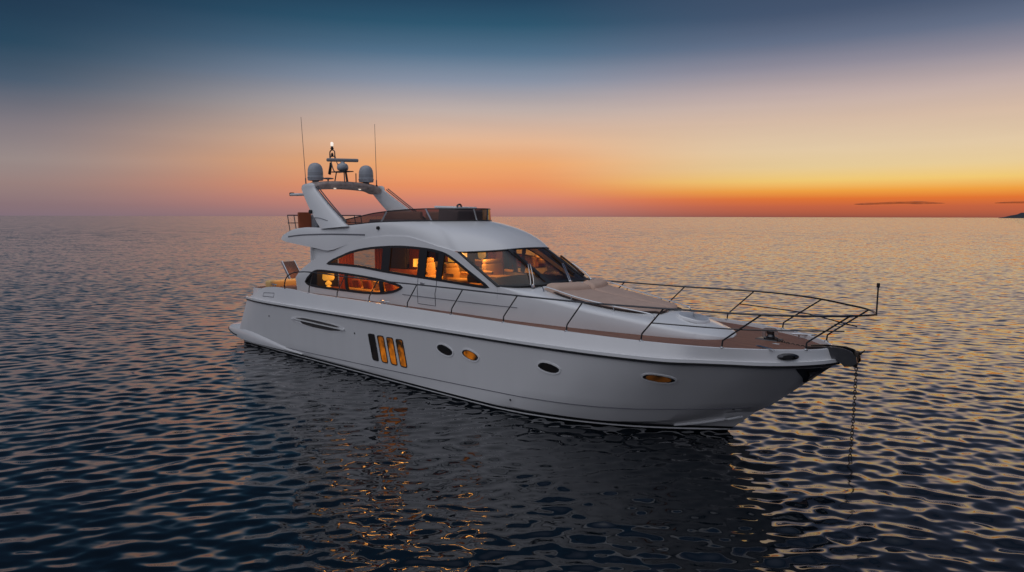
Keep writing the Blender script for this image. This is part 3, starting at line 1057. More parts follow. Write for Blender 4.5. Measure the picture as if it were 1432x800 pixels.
# inner lining, so the shell is seen lined in wood from inside
# coachroof
sh_z = pchip([(12.23, 3.14), (13, 3.03), (14, 2.88), (15, 2.72), (16, 2.57), (17, 2.41), (17.5, 2.335), (17.8, 2.29), (18.06, 2.22)])
ce_z = pchip([(12.23, 3.22), (13.27, 3.20), (13.7, 3.06), (14.13, 2.96), (15.3, 2.82), (16.47, 2.68), (17.0, 2.58), (17.5, 2.46), (17.8, 2.37), (18.06, 2.225)])
cx = np.concatenate([np.linspace(12.23, 17.4, 60), np.linspace(17.45, 18.06, 22)])
rows = []
for x in cx:
    z0, zs, zc = dz_(x), float(sh_z(x)), float(ce_z(x))
    w = min(1.0, (x - 12.23) / 1.2)
    w = w * w * (3 - 2 * w)
    yb = -SY(x, z0)
    sec = [(x, -yb, z0)]
    ys = max(0.0, min(-SY(x, zs), yb + 0.05) - 0.02 * w)
    if x > 17.5:
        ys = yb * 0.97
    for q in (0.3, 0.55):
        zk = z0 + (zs - z0) * q
        yk = (yb * (1 - q) + ys * q) + 0.015
        sec.append((x, SY(x, zk) * (1 - w) - yk * w if x < 17.5 else -yk, zk))
    # rounded shoulder then crowned top
    P0, P1, P2 = (ys, zs - 0.13 * (zs - z0) * w - 0.002), (ys, zs + 0.02 * w), (ys * (1 - 0.14 * w), zs + ((zc - zs) * 0.25 + 0.012) * w)
    for t in np.linspace(0, 1, 6):
        sec.append((x, -(P0[0]*(1-t)**2 + 2*P1[0]*t*(1-t) + P2[0]*t*t), P0[1]*(1-t)**2 + 2*P1[1]*t*(1-t) + P2[1]*t*t))
    for t in np.linspace(0, 1, 7)[1:]:
        y = P2[0] * (1 - t)
        sec.append((x, -y, P2[1] + (zc - P2[1]) * (1 - (1 - t) ** 2)))
    rows.append(sec)
MB().grid(rows).mirror().build("coachroof", 'gel', cabin, angle=45)
# fine joints along the side of the superstructure and the side door
def sline(pts, w=0.016, off=0.003, t=0.008):
    return MB().ribbon([(x, SY(x, z, off), z) for x, z in pts], w, t, (0, -1, 0.05))
sline([(x, 2.63 - 0.001*x) for x in np.linspace(8.3, 12.9, 26)]).build("moulding_seam", 'seam', cabin)
door = sline([(9.03, 3.20), (9.02, 2.8), (9.0, 2.40)], 0.016).build("side_door", 'seam', cabin)
sline([(9.0, 2.40), (9.4, 2.395), (9.78, 2.39)], 0.016).build("door_joint", 'seam', door)
sline([(9.78, 2.39), (9.80, 2.75), (9.84, 2.9), (9.86, 3.16)], 0.022).build("door_joint", 'seam', door)
MB().box((9.25, SY(9.25, 3.02, 0.02), 3.02), (0.16, 0.03, 0.06), bev=0.01).build("door_handle", 'steel', door)

# inner side panel that closes the gap between the sweeping side and the flybridge overhang
qx = np.linspace(3.27, 5.6, 16)
flip(MB().grid([[(x, -1.80, float(re_z(x)) - 0.35 + (4.15 - float(re_z(x)) + 0.35) * s) for x in qx] for s in (0, 0.5, 1)]).build("side_panel", 'gel', cabin))
# glass and frames of the saloon windows
def side_window(top, bot, x0, x1, mull, name):
    q = np.linspace(x0, x1, 60)
    ring = [(x, float(bot(x))) for x in q] + [(x, float(top(x))) for x in q[::-1][1:-1]]
    pts = [(x, SY(x, z, 0.002), z) for x, z in ring]
    fr = MB().ribbon(pts, 0.075, 0.02, (0, -1, 0.06), closed=True).build(name, 'black', yacht)
    pane = MB().grid([[(x, SY(x, float(bot(x)) + (float(top(x)) - float(bot(x))) * s) + 0.012, float(bot(x)) + (float(top(x)) - float(bot(x))) * s) for x in q]
                      for s in (0, 0.5, 1)]).build("pane", 'gside', fr)
    ms = []
    for (xb, xt, w) in mull:
        b = MB()
        r2 = []
        for s in np.linspace(0, 1, 5):
            x = xb + (xt - xb) * s
            z = float(bot(x)) + (float(top(x)) - float(bot(x))) * s
            r2.append((x, SY(x, z) - 0.002, z))
        ms.append(b.ribbon(r2, w, 0.03, (0, -1, 0.05)).build("mullion", 'black', fr))
    f2 = flip(fr)
    for o in [pane] + ms:
        flip(o).parent = f2
    return fr
side_window(ut, ub, 4.20, 11.90, [(7.44, 7.53, 0.40), (9.16, 9.25, 0.36), (9.93, 10.05, 0.24)], "saloon_window")
side_window(lt, lb, 2.97, 8.31, [(5.42, 5.34, 0.15), (7.33, 7.25, 0.20)], "lower_window")
# the aft end of the lower window is blacked out
qx = np.linspace(2.99, 3.62, 10)
flip(MB().grid([[(x, SY(x, 2.7) + 0.03, float(lb(x)) + (float(lt(x)) - float(lb(x))) * s) for x in qx] for s in (0, 1)]).build("window_blank", 'dark', yacht))

# ---- windscreen
def ws_base(s):   # s from -1 (starboard) to 1
    return Vector((13.28 - 1.05*s**4, 1.79*s, 3.24 - 0.10*s*s))
def ws_top(s):
    return Vector((11.75 - 1.05*s**4, 1.765*s, 4.09 - 0.095*s*s))
def ws(s, h, off=0.0):
    a, b = ws_base(s), ws_top(s)
    p = a + (b - a) * h
    if off:
        e = 0.02
        ds = (ws_base(s+e) + (ws_top(s+e) - ws_base(s+e))*h) - (ws_base(s-e) + (ws_top(s-e) - ws_base(s-e))*h)
        n = ds.cross(b - a).normalized()
        if n.x < 0:
            n = -n
        p = p + n * off
    return p
S = np.linspace(-1, 1, 61)
wfr = MB().ribbon([ws(s, 0.0, 0.004) for s in S] + [ws(s, 1.0, 0.004) for s in S[::-1]], 0.07, 0.03,
                  [(0.5, 0.3*s, 0.75) for s in S] + [(0.5, 0.3*s, 0.75) for s in S[::-1]], closed=True).build("windscreen", 'black', yacht)
MB().grid([[ws(s, h) for s in S] for h in np.linspace(0, 1, 6)]).build("pane", 'gfront', wfr)
for s, w in ((-0.44, 0.15), (0.44, 0.11)):
    MB().ribbon([ws(s*(1.06 - 0.06*h), h, 0.006) for h in np.linspace(0, 1, 8)], w, 0.03, (0.55, 0.3*s, 0.75)).build("mullion", 'black', wfr)
# wipers: two arms standing off each foot and a long blade
for (s0, h0, s1, h1, b0, b1) in ((-0.73, 0.0, -0.46, 0.50, (-0.44, 0.88), (-0.50, 0.20)), (-0.05, 0.0, 0.25, 0.42, (0.37, 0.75), (0.25, 0.14)),
                                 (0.60, 0.0, 0.58, 0.42, (0.67, 0.70), (0.52, 0.10))):
    w_ = MB()
    for d in (-0.018, 0.018):
        pts = [ws(s0 + d, h0 - 0.03, 0.05), ws(s0 + d + (s1-s0)*0.3, h0 + (h1-h0)*0.3, 0.09), ws(s0 + d + (s1-s0)*0.9, h1*0.93, 0.09), ws(s1 + d*0.6, h1, 0.06)]
        w_.tube(spline(pts, 4), 0.014, 6)
    w_ = w_.build("wiper", 'steel', yacht)
    MB().ribbon([ws(b0[0] + (b1[0]-b0[0])*t, b0[1] + (b1[1]-b0[1])*t, 0.035) for t in np.linspace(0, 1, 8)], 0.05, 0.05, (0.5, 0, 0.8)).build("blade", 'black', w_)
    MB().lathe(ws(s0, h0 - 0.05, 0.0), [(0.06, -0.01), (0.055, 0.05), (0.03, 0.07), (0, 0.07)], 12).build("pivot", 'steel', w_)

# ---- flybridge moulding
lowL = [(1.10, 1.86, 4.125), (1.5, 1.93, 4.06), (2.0, 1.95, 4.015), (2.9, 1.95, 3.94), (3.6, 1.94, 3.885), (4.4, 1.925, 3.83), (5.14, 1.86, 4.00), (5.92, 1.82, 4.18), (6.75, 1.79, 4.30),
        (7.6, 1.78, 4.36), (8.3, 1.775, 4.375), (9.2, 1.77, 4.26), (9.83, 1.77, 4.13), (10.30, 1.765, 4.04)]
uppL = [(1.30, 1.80, 4.34), (1.75, 1.86, 4.455), (2.2, 1.88, 4.54), (2.9, 1.87, 4.60), (3.6, 1.84, 4.60), (4.4, 1.80, 4.635), (5.14, 1.775, 4.675), (5.92, 1.755, 4.735), (6.6, 1.74, 4.785),
        (7.2, 1.715, 4.81), (7.7, 1.67, 4.825), (8.2, 1.57, 4.84), (8.6, 1.44, 4.845), (8.85, 1.33, 4.85)]
# on round the front: the moulding comes down to the head of the windscreen
for s in np.linspace(-1, 0, 13):
    p = ws_top(s)
    lowL.append((p.x + 0.015, -p.y, p.z + 0.02))
thf = np.linspace(0.0, 1.0, 13)
front = spline([(8.95, 1.28, 4.85), (9.3, 1.02, 4.852), (9.6, 0.70, 4.855), (9.84, 0.34, 4.858), (9.92, 0.0, 4.86)], 3)
uppL += [(p.x, p.y, p.z) for p in front]
lowS, uppS = spline(lowL, 4), spline(uppL, 4)
NB = 10
rows = []
for k in range(NB + 1):
    t = k / NB
    row = []
    for a, b in zip(lowS, uppS):
        fwd = min(1, max(0, (a.x - 8.4) / 2.0))
        c = Vector((a.x, a.y, b.z))
        mid = (a + b) / 2
        kf = 0.42 - 0.10 * fwd
        c = mid + (c - mid) * kf * 1.3
        p = a*(1-t)**2 + c*2*t*(1-t) + b*t*t
        row.append((p.x, -p.y, p.z))
    rows.append(row)
fly = MB().grid(rows)
up = rows[-1]
inn1 = [(p[0]*1.0 - (0.07 if p[0] > 8.9 else 0), p[1]*0.95, p[2]) for p in up]
inn2 = [(p[0], p[1], 4.40) for p in inn1]
cen = [(p[0], 0, 4.40) for p in inn1]
fly.grid([up, inn1, inn2, cen])
nl = len([p for p in lowS if p.x < 5.2])
lo = rows[0][:nl]
fly.grid([lo, [(p[0], p[1]*0.9, p[2] + 0.03) for p in lo], [(p[0], 0, p[2] + 0.06) for p in lo]])
fly.grid([[r[0] for r in rows], [(r[0][0] - 0.03, 0, r[0][2]) for r in rows]])
fly.mirror()
flyb = fly.build("flybridge", 'gel', yacht, angle=50)
# styling grooves on the side of the overhang
def fly_pt(x, z, off=0.006):
    best = None
    for i in range(len(rows[0])):
        for k in range(NB):
            a, b = rows[k][i], rows[k+1][i]
            if (a[2] - z) * (b[2] - z) <= 0 and abs(b[2]-a[2]) > 1e-6:
                t = (z - a[2]) / (b[2] - a[2])
                xx = a[0] + (b[0]-a[0])*t
                if best is None or abs(xx - x) < best[0]:
                    best = (abs(xx - x), (x, a[1] + (b[1]-a[1])*t - off, z))
    return best[1]
flip(MB().ribbon(spline([fly_pt(x, z) for x, z in ((1.75, 4.245), (2.6, 4.32), (3.5, 4.36), (4.4, 4.385), (5.3, 4.395), (6.3, 4.40))], 5), 0.045, 0.012, (0, -1, 0.2)).build("styling_groove", 'seam', flyb))
MB().lathe(fly_pt(7.0, 4.63, 0.02), [(0.0, -0.05), (0.05, -0.05), (0.06, 0.0), (0.05, 0.06), (0, 0.06)], 12, axis='Y').build("side_camera", 'black', flyb)
# flybridge windscreen: a bronze tinted band with steel struts and a top rail
wsS = [p for p in uppS if p.x > 4.75]
hgt = pchip([(4.75, 0.16), (5.5, 0.22), (6.8, 0.31), (8.0, 0.36), (8.9, 0.38), (10.5, 0.37)])
b0 = [(p.x - 0.02, -p.y*0.985, p.z + 0.0) for p in wsS]
b1 = [(p.x - 0.05, -p.y*0.965 - (0.0), p.z + float(hgt(p.x))) for p in wsS]
b1 = [(q[0] - 0.0 if q[0] > 6 else q[0] - 0.16*(6-q[0])/1.25, q[1], q[2]) for q in b1]
fw_ = MB().grid([b0, [tuple((np.array(a)+np.array(b))/2) for a, b in zip(b0, b1)], b1]).mirror().build("flybridge_windscreen", 'gfly', yacht)
top2 = b1 + [(p[0], -p[1], p[2]) for p in b1[-2::-1]]
MB().tube(top2, 0.018, 6).build("top_rail", 'dsteel', fw_)
foot = b0 + [(p[0], -p[1], p[2]) for p in b0[-2::-1]]
MB().tube([(p[0]+0.005, p[1], p[2] + 0.012) for p in foot], 0.022, 6).build("gasket", 'black', fw_)
def near(lst, x):
    return min(range(len(lst)), key=lambda i: abs(lst[i][0] - x))
for (xf, xt) in ((7.02, 7.33), (8.95, 8.75), (9.86, 9.80)):
    i, j = near(b0, xf), near(b1, xt)
    for sgn in (1, -1):
        a, b = Vector(b0[i]), Vector(b1[j])
        a.y *= sgn; b.y *= sgn
        MB().ribbon([a, b], 0.05, 0.03, (0.4, -0.9*sgn, 0)).build("strut", 'steel', fw_)
# flybridge furniture
def fly_seat(name, x0, x1, y0, y1, zt):
    s_ = MB().box(((x0+x1)/2, (y0+y1)/2, 4.66), (x1-x0, y1-y0, 0.44), bev=0.05).build(name, 'grey', flyb)
    MB().box(((x0+x1)/2, y1 - 0.09, (4.86+zt)/2), (x1-x0, 0.16, zt-4.84), bev=0.06).build("backrest", 'fabric2', s_)
    return s_
fly_seat("flybridge_sofa", 3.0, 5.2, 0.75, 1.62, 5.17)
fly_seat("flybridge_sofa", 5.5, 7.0, 0.7, 1.60, 5.16)
fly_seat("flybridge_sofa", 7.3, 8.0, 0.45, 1.2, 5.22)
hc = MB().box((8.55, 0.35, 4.82), (0.95, 1.2, 0.84), bev=0.07, ry=R(6)).build("helm_console", 'grey', flyb)
MB().box((8.30, 0.35, 5.29), (1.05, 0.95, 0.07), bev=0.03, ry=R(2)).build("helm_cover", 'gel', hc)
MB().tube(spline([(8.8, -0.05, 5.27), (8.8, -0.02, 5.36), (8.8, 0.1, 5.37), (8.8, 0.14, 5.29)], 4), 0.03, 6).build("throttle", 'dsteel', hc)

# ---- radar arch
def arch_leg(sg):
    b = MB()
    rws = []
    for t in np.linspace(0, 1, 12):
        xa = 3.80 + (2.12 - 3.80) * t - 0.16 * math.sin(math.pi * t) * 0.6
        xf = 5.45 + (2.98 - 5.45) * (t ** 0.92)
        z_a, z_f = 4.555 + (5.97 - 4.555) * t, 4.665 + (6.0 - 4.665) * t
        y = 1.93 + (1.60 - 1.93) * t
        th = 0.17 - 0.05 * t
        rw = []
        for (u, v) in ((0, 0.3), (0.05, 0.85), (0.18, 1), (0.5, 1.05), (0.85, 1), (0.97, 0.8), (1, 0.4), (0.97, 0), (0.8, -0.15), (0.4, -0.2), (0.1, -0.1)):
            x, z = xa + (xf - xa) * u, z_a + (z_f - z_a) * u
            rw.append((x, -sg * (y - th + th * v), z))
        rws.append(rw)
    # rounded head
    c = np.mean(np.array(rws[-1]), 0)
    for s, dz in ((0.98, 0.07), (0.88, 0.14), (0.6, 0.18), (0.05, 0.19)):
        rws.append([(c[0] + (p[0]-c[0])*s, c[1] + (p[1]-c[1])*s, p[2] + dz) for p in rws[11]])
    b.grid(rws, cu=True)
    return b
arch = arch_leg(1).build("radar_arch", 'gel', yacht, angle=50)
arch_leg(-1).build("arch_leg", 'gel', arch, angle=50)
beam = MB()
rws = []
for p in spline([(2.46, -1.42, 6.00), (2.40, -1.15, 6.10), (2.38, -0.6, 6.145), (2.38, 0, 6.16), (2.38, 0.6, 6.145), (2.40, 1.15, 6.10), (2.46, 1.42, 6.00)], 5):
    rw = []
    for j in range(14):
        a = 2*math.pi*j/14
        rw.append((p.x + 0.46*math.copysign(abs(math.cos(a))**0.7, math.cos(a)), p.y, p.z + 0.15*math.copysign(abs(math.sin(a))**0.8, math.sin(a))))
    rws.append(rw)
beam.grid(rws, cu=True)
beam.poly(rws[0]); beam.poly(rws[-1])
bm_ = beam.build("cross_beam", 'beam_refl', arch, angle=60)
for y in (-0.55, 0.55):
    MB().lathe((2.75, y, 6.02), [(0.05, -0.02), (0.05, 0.0), (0.0, 0.0)], 10).build("downlight", 'bulb', bm_)
for sg in (1, -1):
    for d in (0.0, 0.10):
        MB().tube(spline([(3.08 + d, -sg*1.55, 6.03 + d*0.3), (4.1 + d, -sg*1.68, 5.42 + d*0.25), (5.25 + d*0.4, -sg*1.80, 4.80 + d*0.2)], 6), 0.02, 6).build("awning_bar", 'dsteel', arch)
MB().lathe((3.12, -1.81, 5.15), [(0, -0.05), (0.07, -0.05), (0.075, 0.03), (0.05, 0.05), (0, 0.05)], 14, axis='Y').build("deck_light", 'black', arch)
flip(MB().ribbon(spline([(3.25, -1.862, 4.93), (3.7, -1.868, 4.94), (4.3, -1.885, 4.84)], 6), 0.02, 0.012, (0, -1, 0.2)).build("arch_seam", 'seam', arch))
hn = MB().box((1.98, -1.62, 5.78), (0.62, 0.34, 0.09), bev=0.04).build("light_bracket", 'gel', arch)
MB().box((1.62, -1.66, 5.80), (0.12, 0.16, 0.13), bev=0.03).build("stern_light", 'black', hn)
# domes
def sat_dome(x, y, z):
    d = MB().lathe((x, y, z), [(0.10, 0.0), (0.27, 0.02), (0.285, 0.06), (0.285, 0.10), (0.295, 0.11), (0.295, 0.14), (0.28, 0.15), (0.275, 0.38), (0.262, 0.46), (0.23, 0.545),
                               (0.18, 0.61), (0.11, 0.65), (0.05, 0.665), (0, 0.668)], 32).build("satellite_dome", 'dome', yacht, angle=50)
    MB().lathe((x, y, z - 0.16), [(0.16, 0), (0.12, 0.05), (0.12, 0.18)], 16).build("pedestal", 'grey', d)
    MB().lathe((x, y, z), [(0.2785, 0.225), (0.2805, 0.23), (0.2805, 0.245), (0.2785, 0.25)], 32).build("band", 'grey', d)
    MB().lathe((x, y, z), [(0.2775, 0.275), (0.2795, 0.28), (0.2795, 0.295), (0.2775, 0.30)], 32).build("band", 'grey', d)
    return d
sat_dome(2.18, -1.0, 6.29)
sat_dome(2.54, 1.0, 6.29)
# whip aerials
for (a, b) in (((2.35, -1.5, 6.06), (2.13, -1.5, 8.57)), ((2.80, 1.3, 6.10), (2.74, 1.3, 8.54))):
    A, B = Vector(a), Vector(b)
    w_ = MB().tube([A, A + (B-A)*0.12, A + (B-A)*0.13, B], [0.024, 0.022, 0.012, 0.007], 6).build("whip_aerial", 'dsteel', yacht)
    MB().lathe(A, [(0.045, -0.1), (0.04, 0.1), (0, 0.12)], 10).build("aerial_mount", 'black', w_)
# radar scanner on its frame
rf = MB()
for q in ((2.12, -0.15), (2.35, 0.25), (2.72, -0.1), (2.5, 0.2)):
    rf.tube([(q[0] - 0.12*0, q[1], 6.24), (2.42 + (q[0]-2.42)*0.75, q[1]*0.7, 6.66)], 0.022, 6)
rf.box((2.40, 0, 6.67), (0.95, 0.42, 0.035), bev=0.015)
rf = rf.build("radar_scanner", 'dsteel', yacht)
MB().lathe((2.46, 0, 6.69), [(0.10, 0), (0.19, 0.04), (0.215, 0.12), (0.205, 0.20), (0.16, 0.27), (0.08, 0.30), (0.07, 0.36), (0, 0.36)], 24).build("pedestal", 'dome', rf, angle=60)
c_, s_ = math.cos(R(-26)), math.sin(R(-26))
MB().box((2.46, 0, 7.10), (1.18, 0.11, 0.13), bev=0.05, rz=R(58)).build("scanner_bar", 'grey', rf)
# navigation mast
nm = MB()
nm.tube(spline([(2.05, 0.0, 6.68), (1.88, 0, 6.72), (1.74, 0, 6.95), (1.66, 0, 7.2), (1.62, 0, 7.42)], 5), 0.022, 6)
nm.tube(spline([(2.32, 0.0, 6.75), (2.1, 0, 7.0), (1.98, 0, 7.25), (1.95, 0, 7.42)], 5), 0.018, 6)
nm.tube(spline([(1.62, 0, 7.2), (1.62, 0, 7.42), (1.68, 0, 7.50), (1.78, 0, 7.52), (1.89, 0, 7.50), (1.95, 0, 7.42), (1.95, 0, 7.2)], 4), 0.022, 6)
nm.tube([(1.62, 0, 7.28), (1.95, 0, 7.28)], 0.02, 6)
nm = nm.build("light_mast", 'dsteel', yacht)
MB().lathe((1.78, 0, 7.30), [(0.05, 0), (0.05, 0.07), (0.02, 0.12), (0, 0.12)], 10).build("anchor_light", 'black', nm)
MB().lathe((1.78, 0, 7.52), [(0.03, 0), (0.07, 0.06), (0.045, 0.10), (0.045, 0.14), (0, 0.14)], 10).build("light_base", 'black', nm)
MB().lathe((1.78, 0, 7.66), [(0.04, 0), (0.055, 0.03), (0.055, 0.12), (0.035, 0.16), (0, 0.165)], 14).build("masthead_lamp", 'bulb', nm)
MB().tube([(1.60, 0.0, 6.86), (1.56, 0, 6.62), (1.66, 0, 6.95), (1.64, 0.0, 7.05)], [0.03, 0.06, 0.05, 0.03], 8).build("horn", 'black', nm)
MB().lathe((2.0, -0.35, 6.24), [(0.03, 0), (0.03, 0.14), (0.2, 0.16), (0.21, 0.19), (0.1, 0.21), (0, 0.215)], 16).build("gps_antenna", 'grey', arch)
MB().tube([(2.7, 0.42, 6.2), (2.7, 0.42, 6.62)], 0.02, 6).build("stub_aerial", 'dsteel', arch)
# flybridge aft rail
ar = MB()
P_ = [(1.35, 1.55, 5.03), (0.98, 1.50, 5.03), (0.98, -1.50, 5.03), (1.75, -1.66, 5.03)]
ar.tube(P_, 0.02, 6)
ar.tube([(p[0], p[1], 4.74) for p in P_], 0.014, 6)
for (x, y) in ((0.98, -1.5), (0.98, -0.5), (0.98, 0.5), (0.98, 1.5), (1.70, -1.65), (1.35, 1.55)):
    ar.tube([(x, y, 5.03), (x + 0.16, y, 4.40)], 0.018, 6)
ar.build("aft_rail", 'dsteel', yacht)
sb = MB().box((1.85, -1.30, 4.78), (0.10, 0.52, 0.72), bev=0.03, ry=R(-3)).build("seat_panel", 'rust', flyb)

# ---- guard rails
def rail_side(sg):
    topP = [(2.12, 2.34, 2.38), (2.16, 2.37, 2.56), (2.38, 2.40, 2.82), (2.75, 2.41, 2.98), (3.3, 2.42, 3.06), (4.15, 2.42, 3.09), (6.03, 2.42, 3.065), (7.77, 2.42, 3.045), (9.63, 2.42, 3.05), (11.53, 2.42, 3.05),
            (13.5, 2.42, 3.04), (15.5, 2.41, 3.045), (17.0, 2.36, 3.07), (18.0, 2.24, 3.085), (18.9, 2.0, 3.08), (19.5, 1.70, 3.07), (20.1, 1.24, 3.06), (20.6, 0.78, 3.06), (20.9, 0.35, 3.055), (21.03, 0.0, 3.05)]
    tp = spline([(x, -sg*y, z) for x, y, z in topP], 6)
    r_ = MB().tube(tp, 0.021, 8).build("guard_rail", 'dsteel', yacht)
    def at(x):
        i = min(range(30, len(tp)), key=lambda k: abs(tp[k].x - x))
        return tp[i]
    gy = pchip([(p[0], p[1]) for p in gw])
    gz = pchip([(p[0], p[2]) for p in gw])
    stn = [(3.68, 4.15), (5.4, 6.05), (7.17, 7.77), (9.05, 9.63), (10.96, 11.53), (12.92, 13.53), (14.93, 15.55), (16.9, 17.6), (18.55, 19.45), (19.9, 20.72)]
    mids = []
    for (xb, xt) in stn:
        yb, zb = float(gy(xb)) - 0.04, float(gz(xb))
        e = at(xt)
        p0 = Vector((xb, -sg*yb, zb))
        p1 = Vector((xb + 0.012, -sg*yb, zb + 0.14))
        p2 = p1 + (e - p1) * 0.10 + Vector((0, 0, 0.012))
        s_ = MB().tube([p0, p1 - Vector((0, 0, 0.03)), p1 + Vector((0.006, 0, 0.015)), p2, e], 0.018, 7).build("stanchion", 'dsteel', r_)
        MB().lathe(p0, [(0.045, -0.005), (0.045, 0.012), (0.02, 0.03), (0, 0.03)], 10).build("foot", 'steel', s_)
        mids.append(p1 + (e - p1) * 0.46)
    m_ = [mids[-3] + Vector((-0.03, 0, 0.0)), mids[-3]]
    mp = spline([mids[-3] - Vector((0.02, 0, 0)), mids[-2], mids[-1], mids[-1] + Vector((0.28, sg*0.22, 0.0))], 8)
    MB().tube(mp, 0.015, 6).build("mid_rail", 'dsteel', r_)
    return r_
rail_side(1)
rail_side(-1)
js = MB().tube([(21.03, 0, 3.03), (21.035, 0, 3.62)], 0.018, 6).build("jack_staff", 'dsteel', yacht)
MB().lathe((21.035, 0, 3.60), [(0.02, 0), (0.032, 0.01), (0.032, 0.08), (0.02, 0.09), (0, 0.09)], 10).build("bow_light", 'black', js)

# ---- foredeck gear
hat = MB()
hp = []
for (r, dz) in ((1.0, 0.0), (1.0, 0.05), (0.93, 0.075), (0.90, 0.075)):
    hp.append([(17.04 + 0.36*r*math.copysign(abs(math.cos(a))**0.8, math.cos(a)), 0.38*r*math.copysign(abs(math.sin(a))**0.8, math.sin(a)),
                float(ce_z(17.04 + 0.36*r*math.cos(a))) + dz - 0.015) for a in np.linspace(0, 2*math.pi, 33)[:-1]])
hat.grid(hp, cu=True)
hat = hat.build("deck_hatch", 'gel', yacht)
MB().grid([hp[-1], [(17.04 + (p[0]-17.04)*0.02, p[1]*0.02, p[2] + 0.02) for p in hp[-1]]], cu=True).build("hatch_lid", 'dome', hat)
wd = MB().box((18.72, 0.42, 2.20), (0.52, 0.40, 0.05), bev=0.02).build("anchor_windlass", 'dsteel', yacht)
MB().lathe((18.76, 0.42, 2.22), [(0.16, 0), (0.16, 0.04), (0.10, 0.06), (0.08, 0.11), (0.10, 0.13), (0.11, 0.19), (0.08, 0.21), (0, 0.215)], 18).build("capstan", 'dsteel', wd)
MB().ribbon(spline([(18.62, 0.36, 2.26), (18.62, 0.36, 2.40), (18.68, 0.36, 2.44), (18.88, 0.36, 2.44), (18.90, 0.36, 2.34)], 4), 0.08, 0.02, (0, -1, 0)).build("chain_guard", 'steel', wd)
MB().box((18.42, -0.02, 2.195), (0.18, 0.12, 0.03), bev=0.01).build("foot_switch", 'gel', wd)
MB().box((19.05, -0.02, 2.195), (0.16, 0.10, 0.03), bev=0.01).build("foot_switch", 'gel', wd)
def cleat(x, y, z, s=1.0, rz=0.0):
    c = MB()
    for dx in (-0.09, 0.09):
        c.tube([(x + dx*s*math.cos(rz), y + dx*s*math.sin(rz), z), (x + dx*s*math.cos(rz), y + dx*s*math.sin(rz), z + 0.10*s)], 0.022*s, 8)
    c.tube([(x + d*s*math.cos(rz), y + d*s*math.sin(rz), z + 0.11*s) for d in (-0.24, -0.2, -0.1, 0.1, 0.2, 0.24)], [0.008*s, 0.018*s, 0.024*s, 0.024*s, 0.018*s, 0.008*s], 8)
    return c.build("mooring_cleat", 'steel', yacht)
cleat(19.25, -1.13, 2.17, 1.15, R(-28))
cleat(19.25, 1.13, 2.17, 1.15, R(28))
cleat(7.9, -2.26, 2.30, 1.0)
cleat(7.9, 2.26, 2.30, 1.0)
cleat(0.3, 1.9, 2.3, 1.0)
cleat(1.2, -2.25, 2.37, 0.9)
for sg in (1, -1):
    pts = []
    b = MB()
    rw = []
    for (r, o) in ((1.0, 0.0), (1.0, 0.03), (0.6, 0.045), (0.55, 0.02)):
        row = []
        for j in range(20):
            a = 2*math.pi*j/20
            p = BP(19.66 + 0.16*r*math.cos(a), 0.60 + 0.22*r*math.sin(a), 0.004 + o)
            row.append((p.x + o, sg*p.y, p.z))
        rw.append(row)
    b.grid(rw, cu=True)
    fl = b.build("fairlead", 'dsteel', yacht)
    MB().grid([rw[-1], [tuple(np.mean(np.array(rw[-1]), 0))] * 20], cu=True).build("fairlead_throat", 'black', fl)
# bow roller with its cheeks and the chain over it
br = MB()
for y in (-0.13, 0.13):
    out_ = [(19.75, 2.26), (20.05, 2.30), (20.45, 2.31), (20.62, 2.27), (20.74, 2.16), (20.76, 2.04), (20.66, 1.95), (20.52, 1.93), (20.42, 2.02), (20.2, 2.10), (19.75, 2.12)]
    a = [(x, y - 0.02, z) for x, z in out_]
    b_ = [(x, y + 0.02, z) for x, z in out_]
    br.poly(a); br.poly(b_[::-1])
    br.grid([a + [a[0]], b_ + [b_[0]]])
br.box((20.05, 0, 2.13), (0.75, 0.24, 0.04), bev=0.01)
br.lathe((20.60, 0, 2.08), [(0.0, -0.11), (0.10, -0.11), (0.06, -0.02), (0.06, 0.02), (0.10, 0.11), (0, 0.11)], 16, axis='Y')
br = br.build("bow_roller", 'dsteel', yacht, angle=40)
MB().tube([(20.70, 0.0, 2.16), (20.78, -0.01, 2.22), (20.86, -0.02, 2.30)], [0.03, 0.022, 0.01], 6).build("chain_hook", 'chain', br)
MB().box((20.70, -0.02, 2.10), (0.10, 0.12, 0.34), bev=0.03, ry=R(8)).build("roller_cap", 'chain', br)

# ---- cockpit
MB().box((-0.35, -0.2, 2.30), (0.42, 3.0, 0.34), bev=0.08).build("cockpit_sofa", 'cushion', yacht)
gp = MB().box((-0.95, -0.25, 2.74), (0.98, 0.52, 0.07), bev=0.02, ry=R(48)).build("gangway", 'teak', yacht)
for y in (-0.53, 0.03):
    MB().box((-0.96, y, 2.74), (1.05, 0.035, 0.12), bev=0.01, ry=R(48)).build("side_rail", 'steel', gp)
for (x, y) in ((-0.35, 1.6), (0.1, 1.95)):
    MB().tube(spline([(x, y, 2.2), (x, y, 2.42), (x + 0.06, y, 2.47), (x + 0.25, y, 2.47), (x + 0.3, y, 2.42), (x + 0.3, y, 2.2)], 4), 0.016, 6).build("hand_hold", 'steel', yacht)

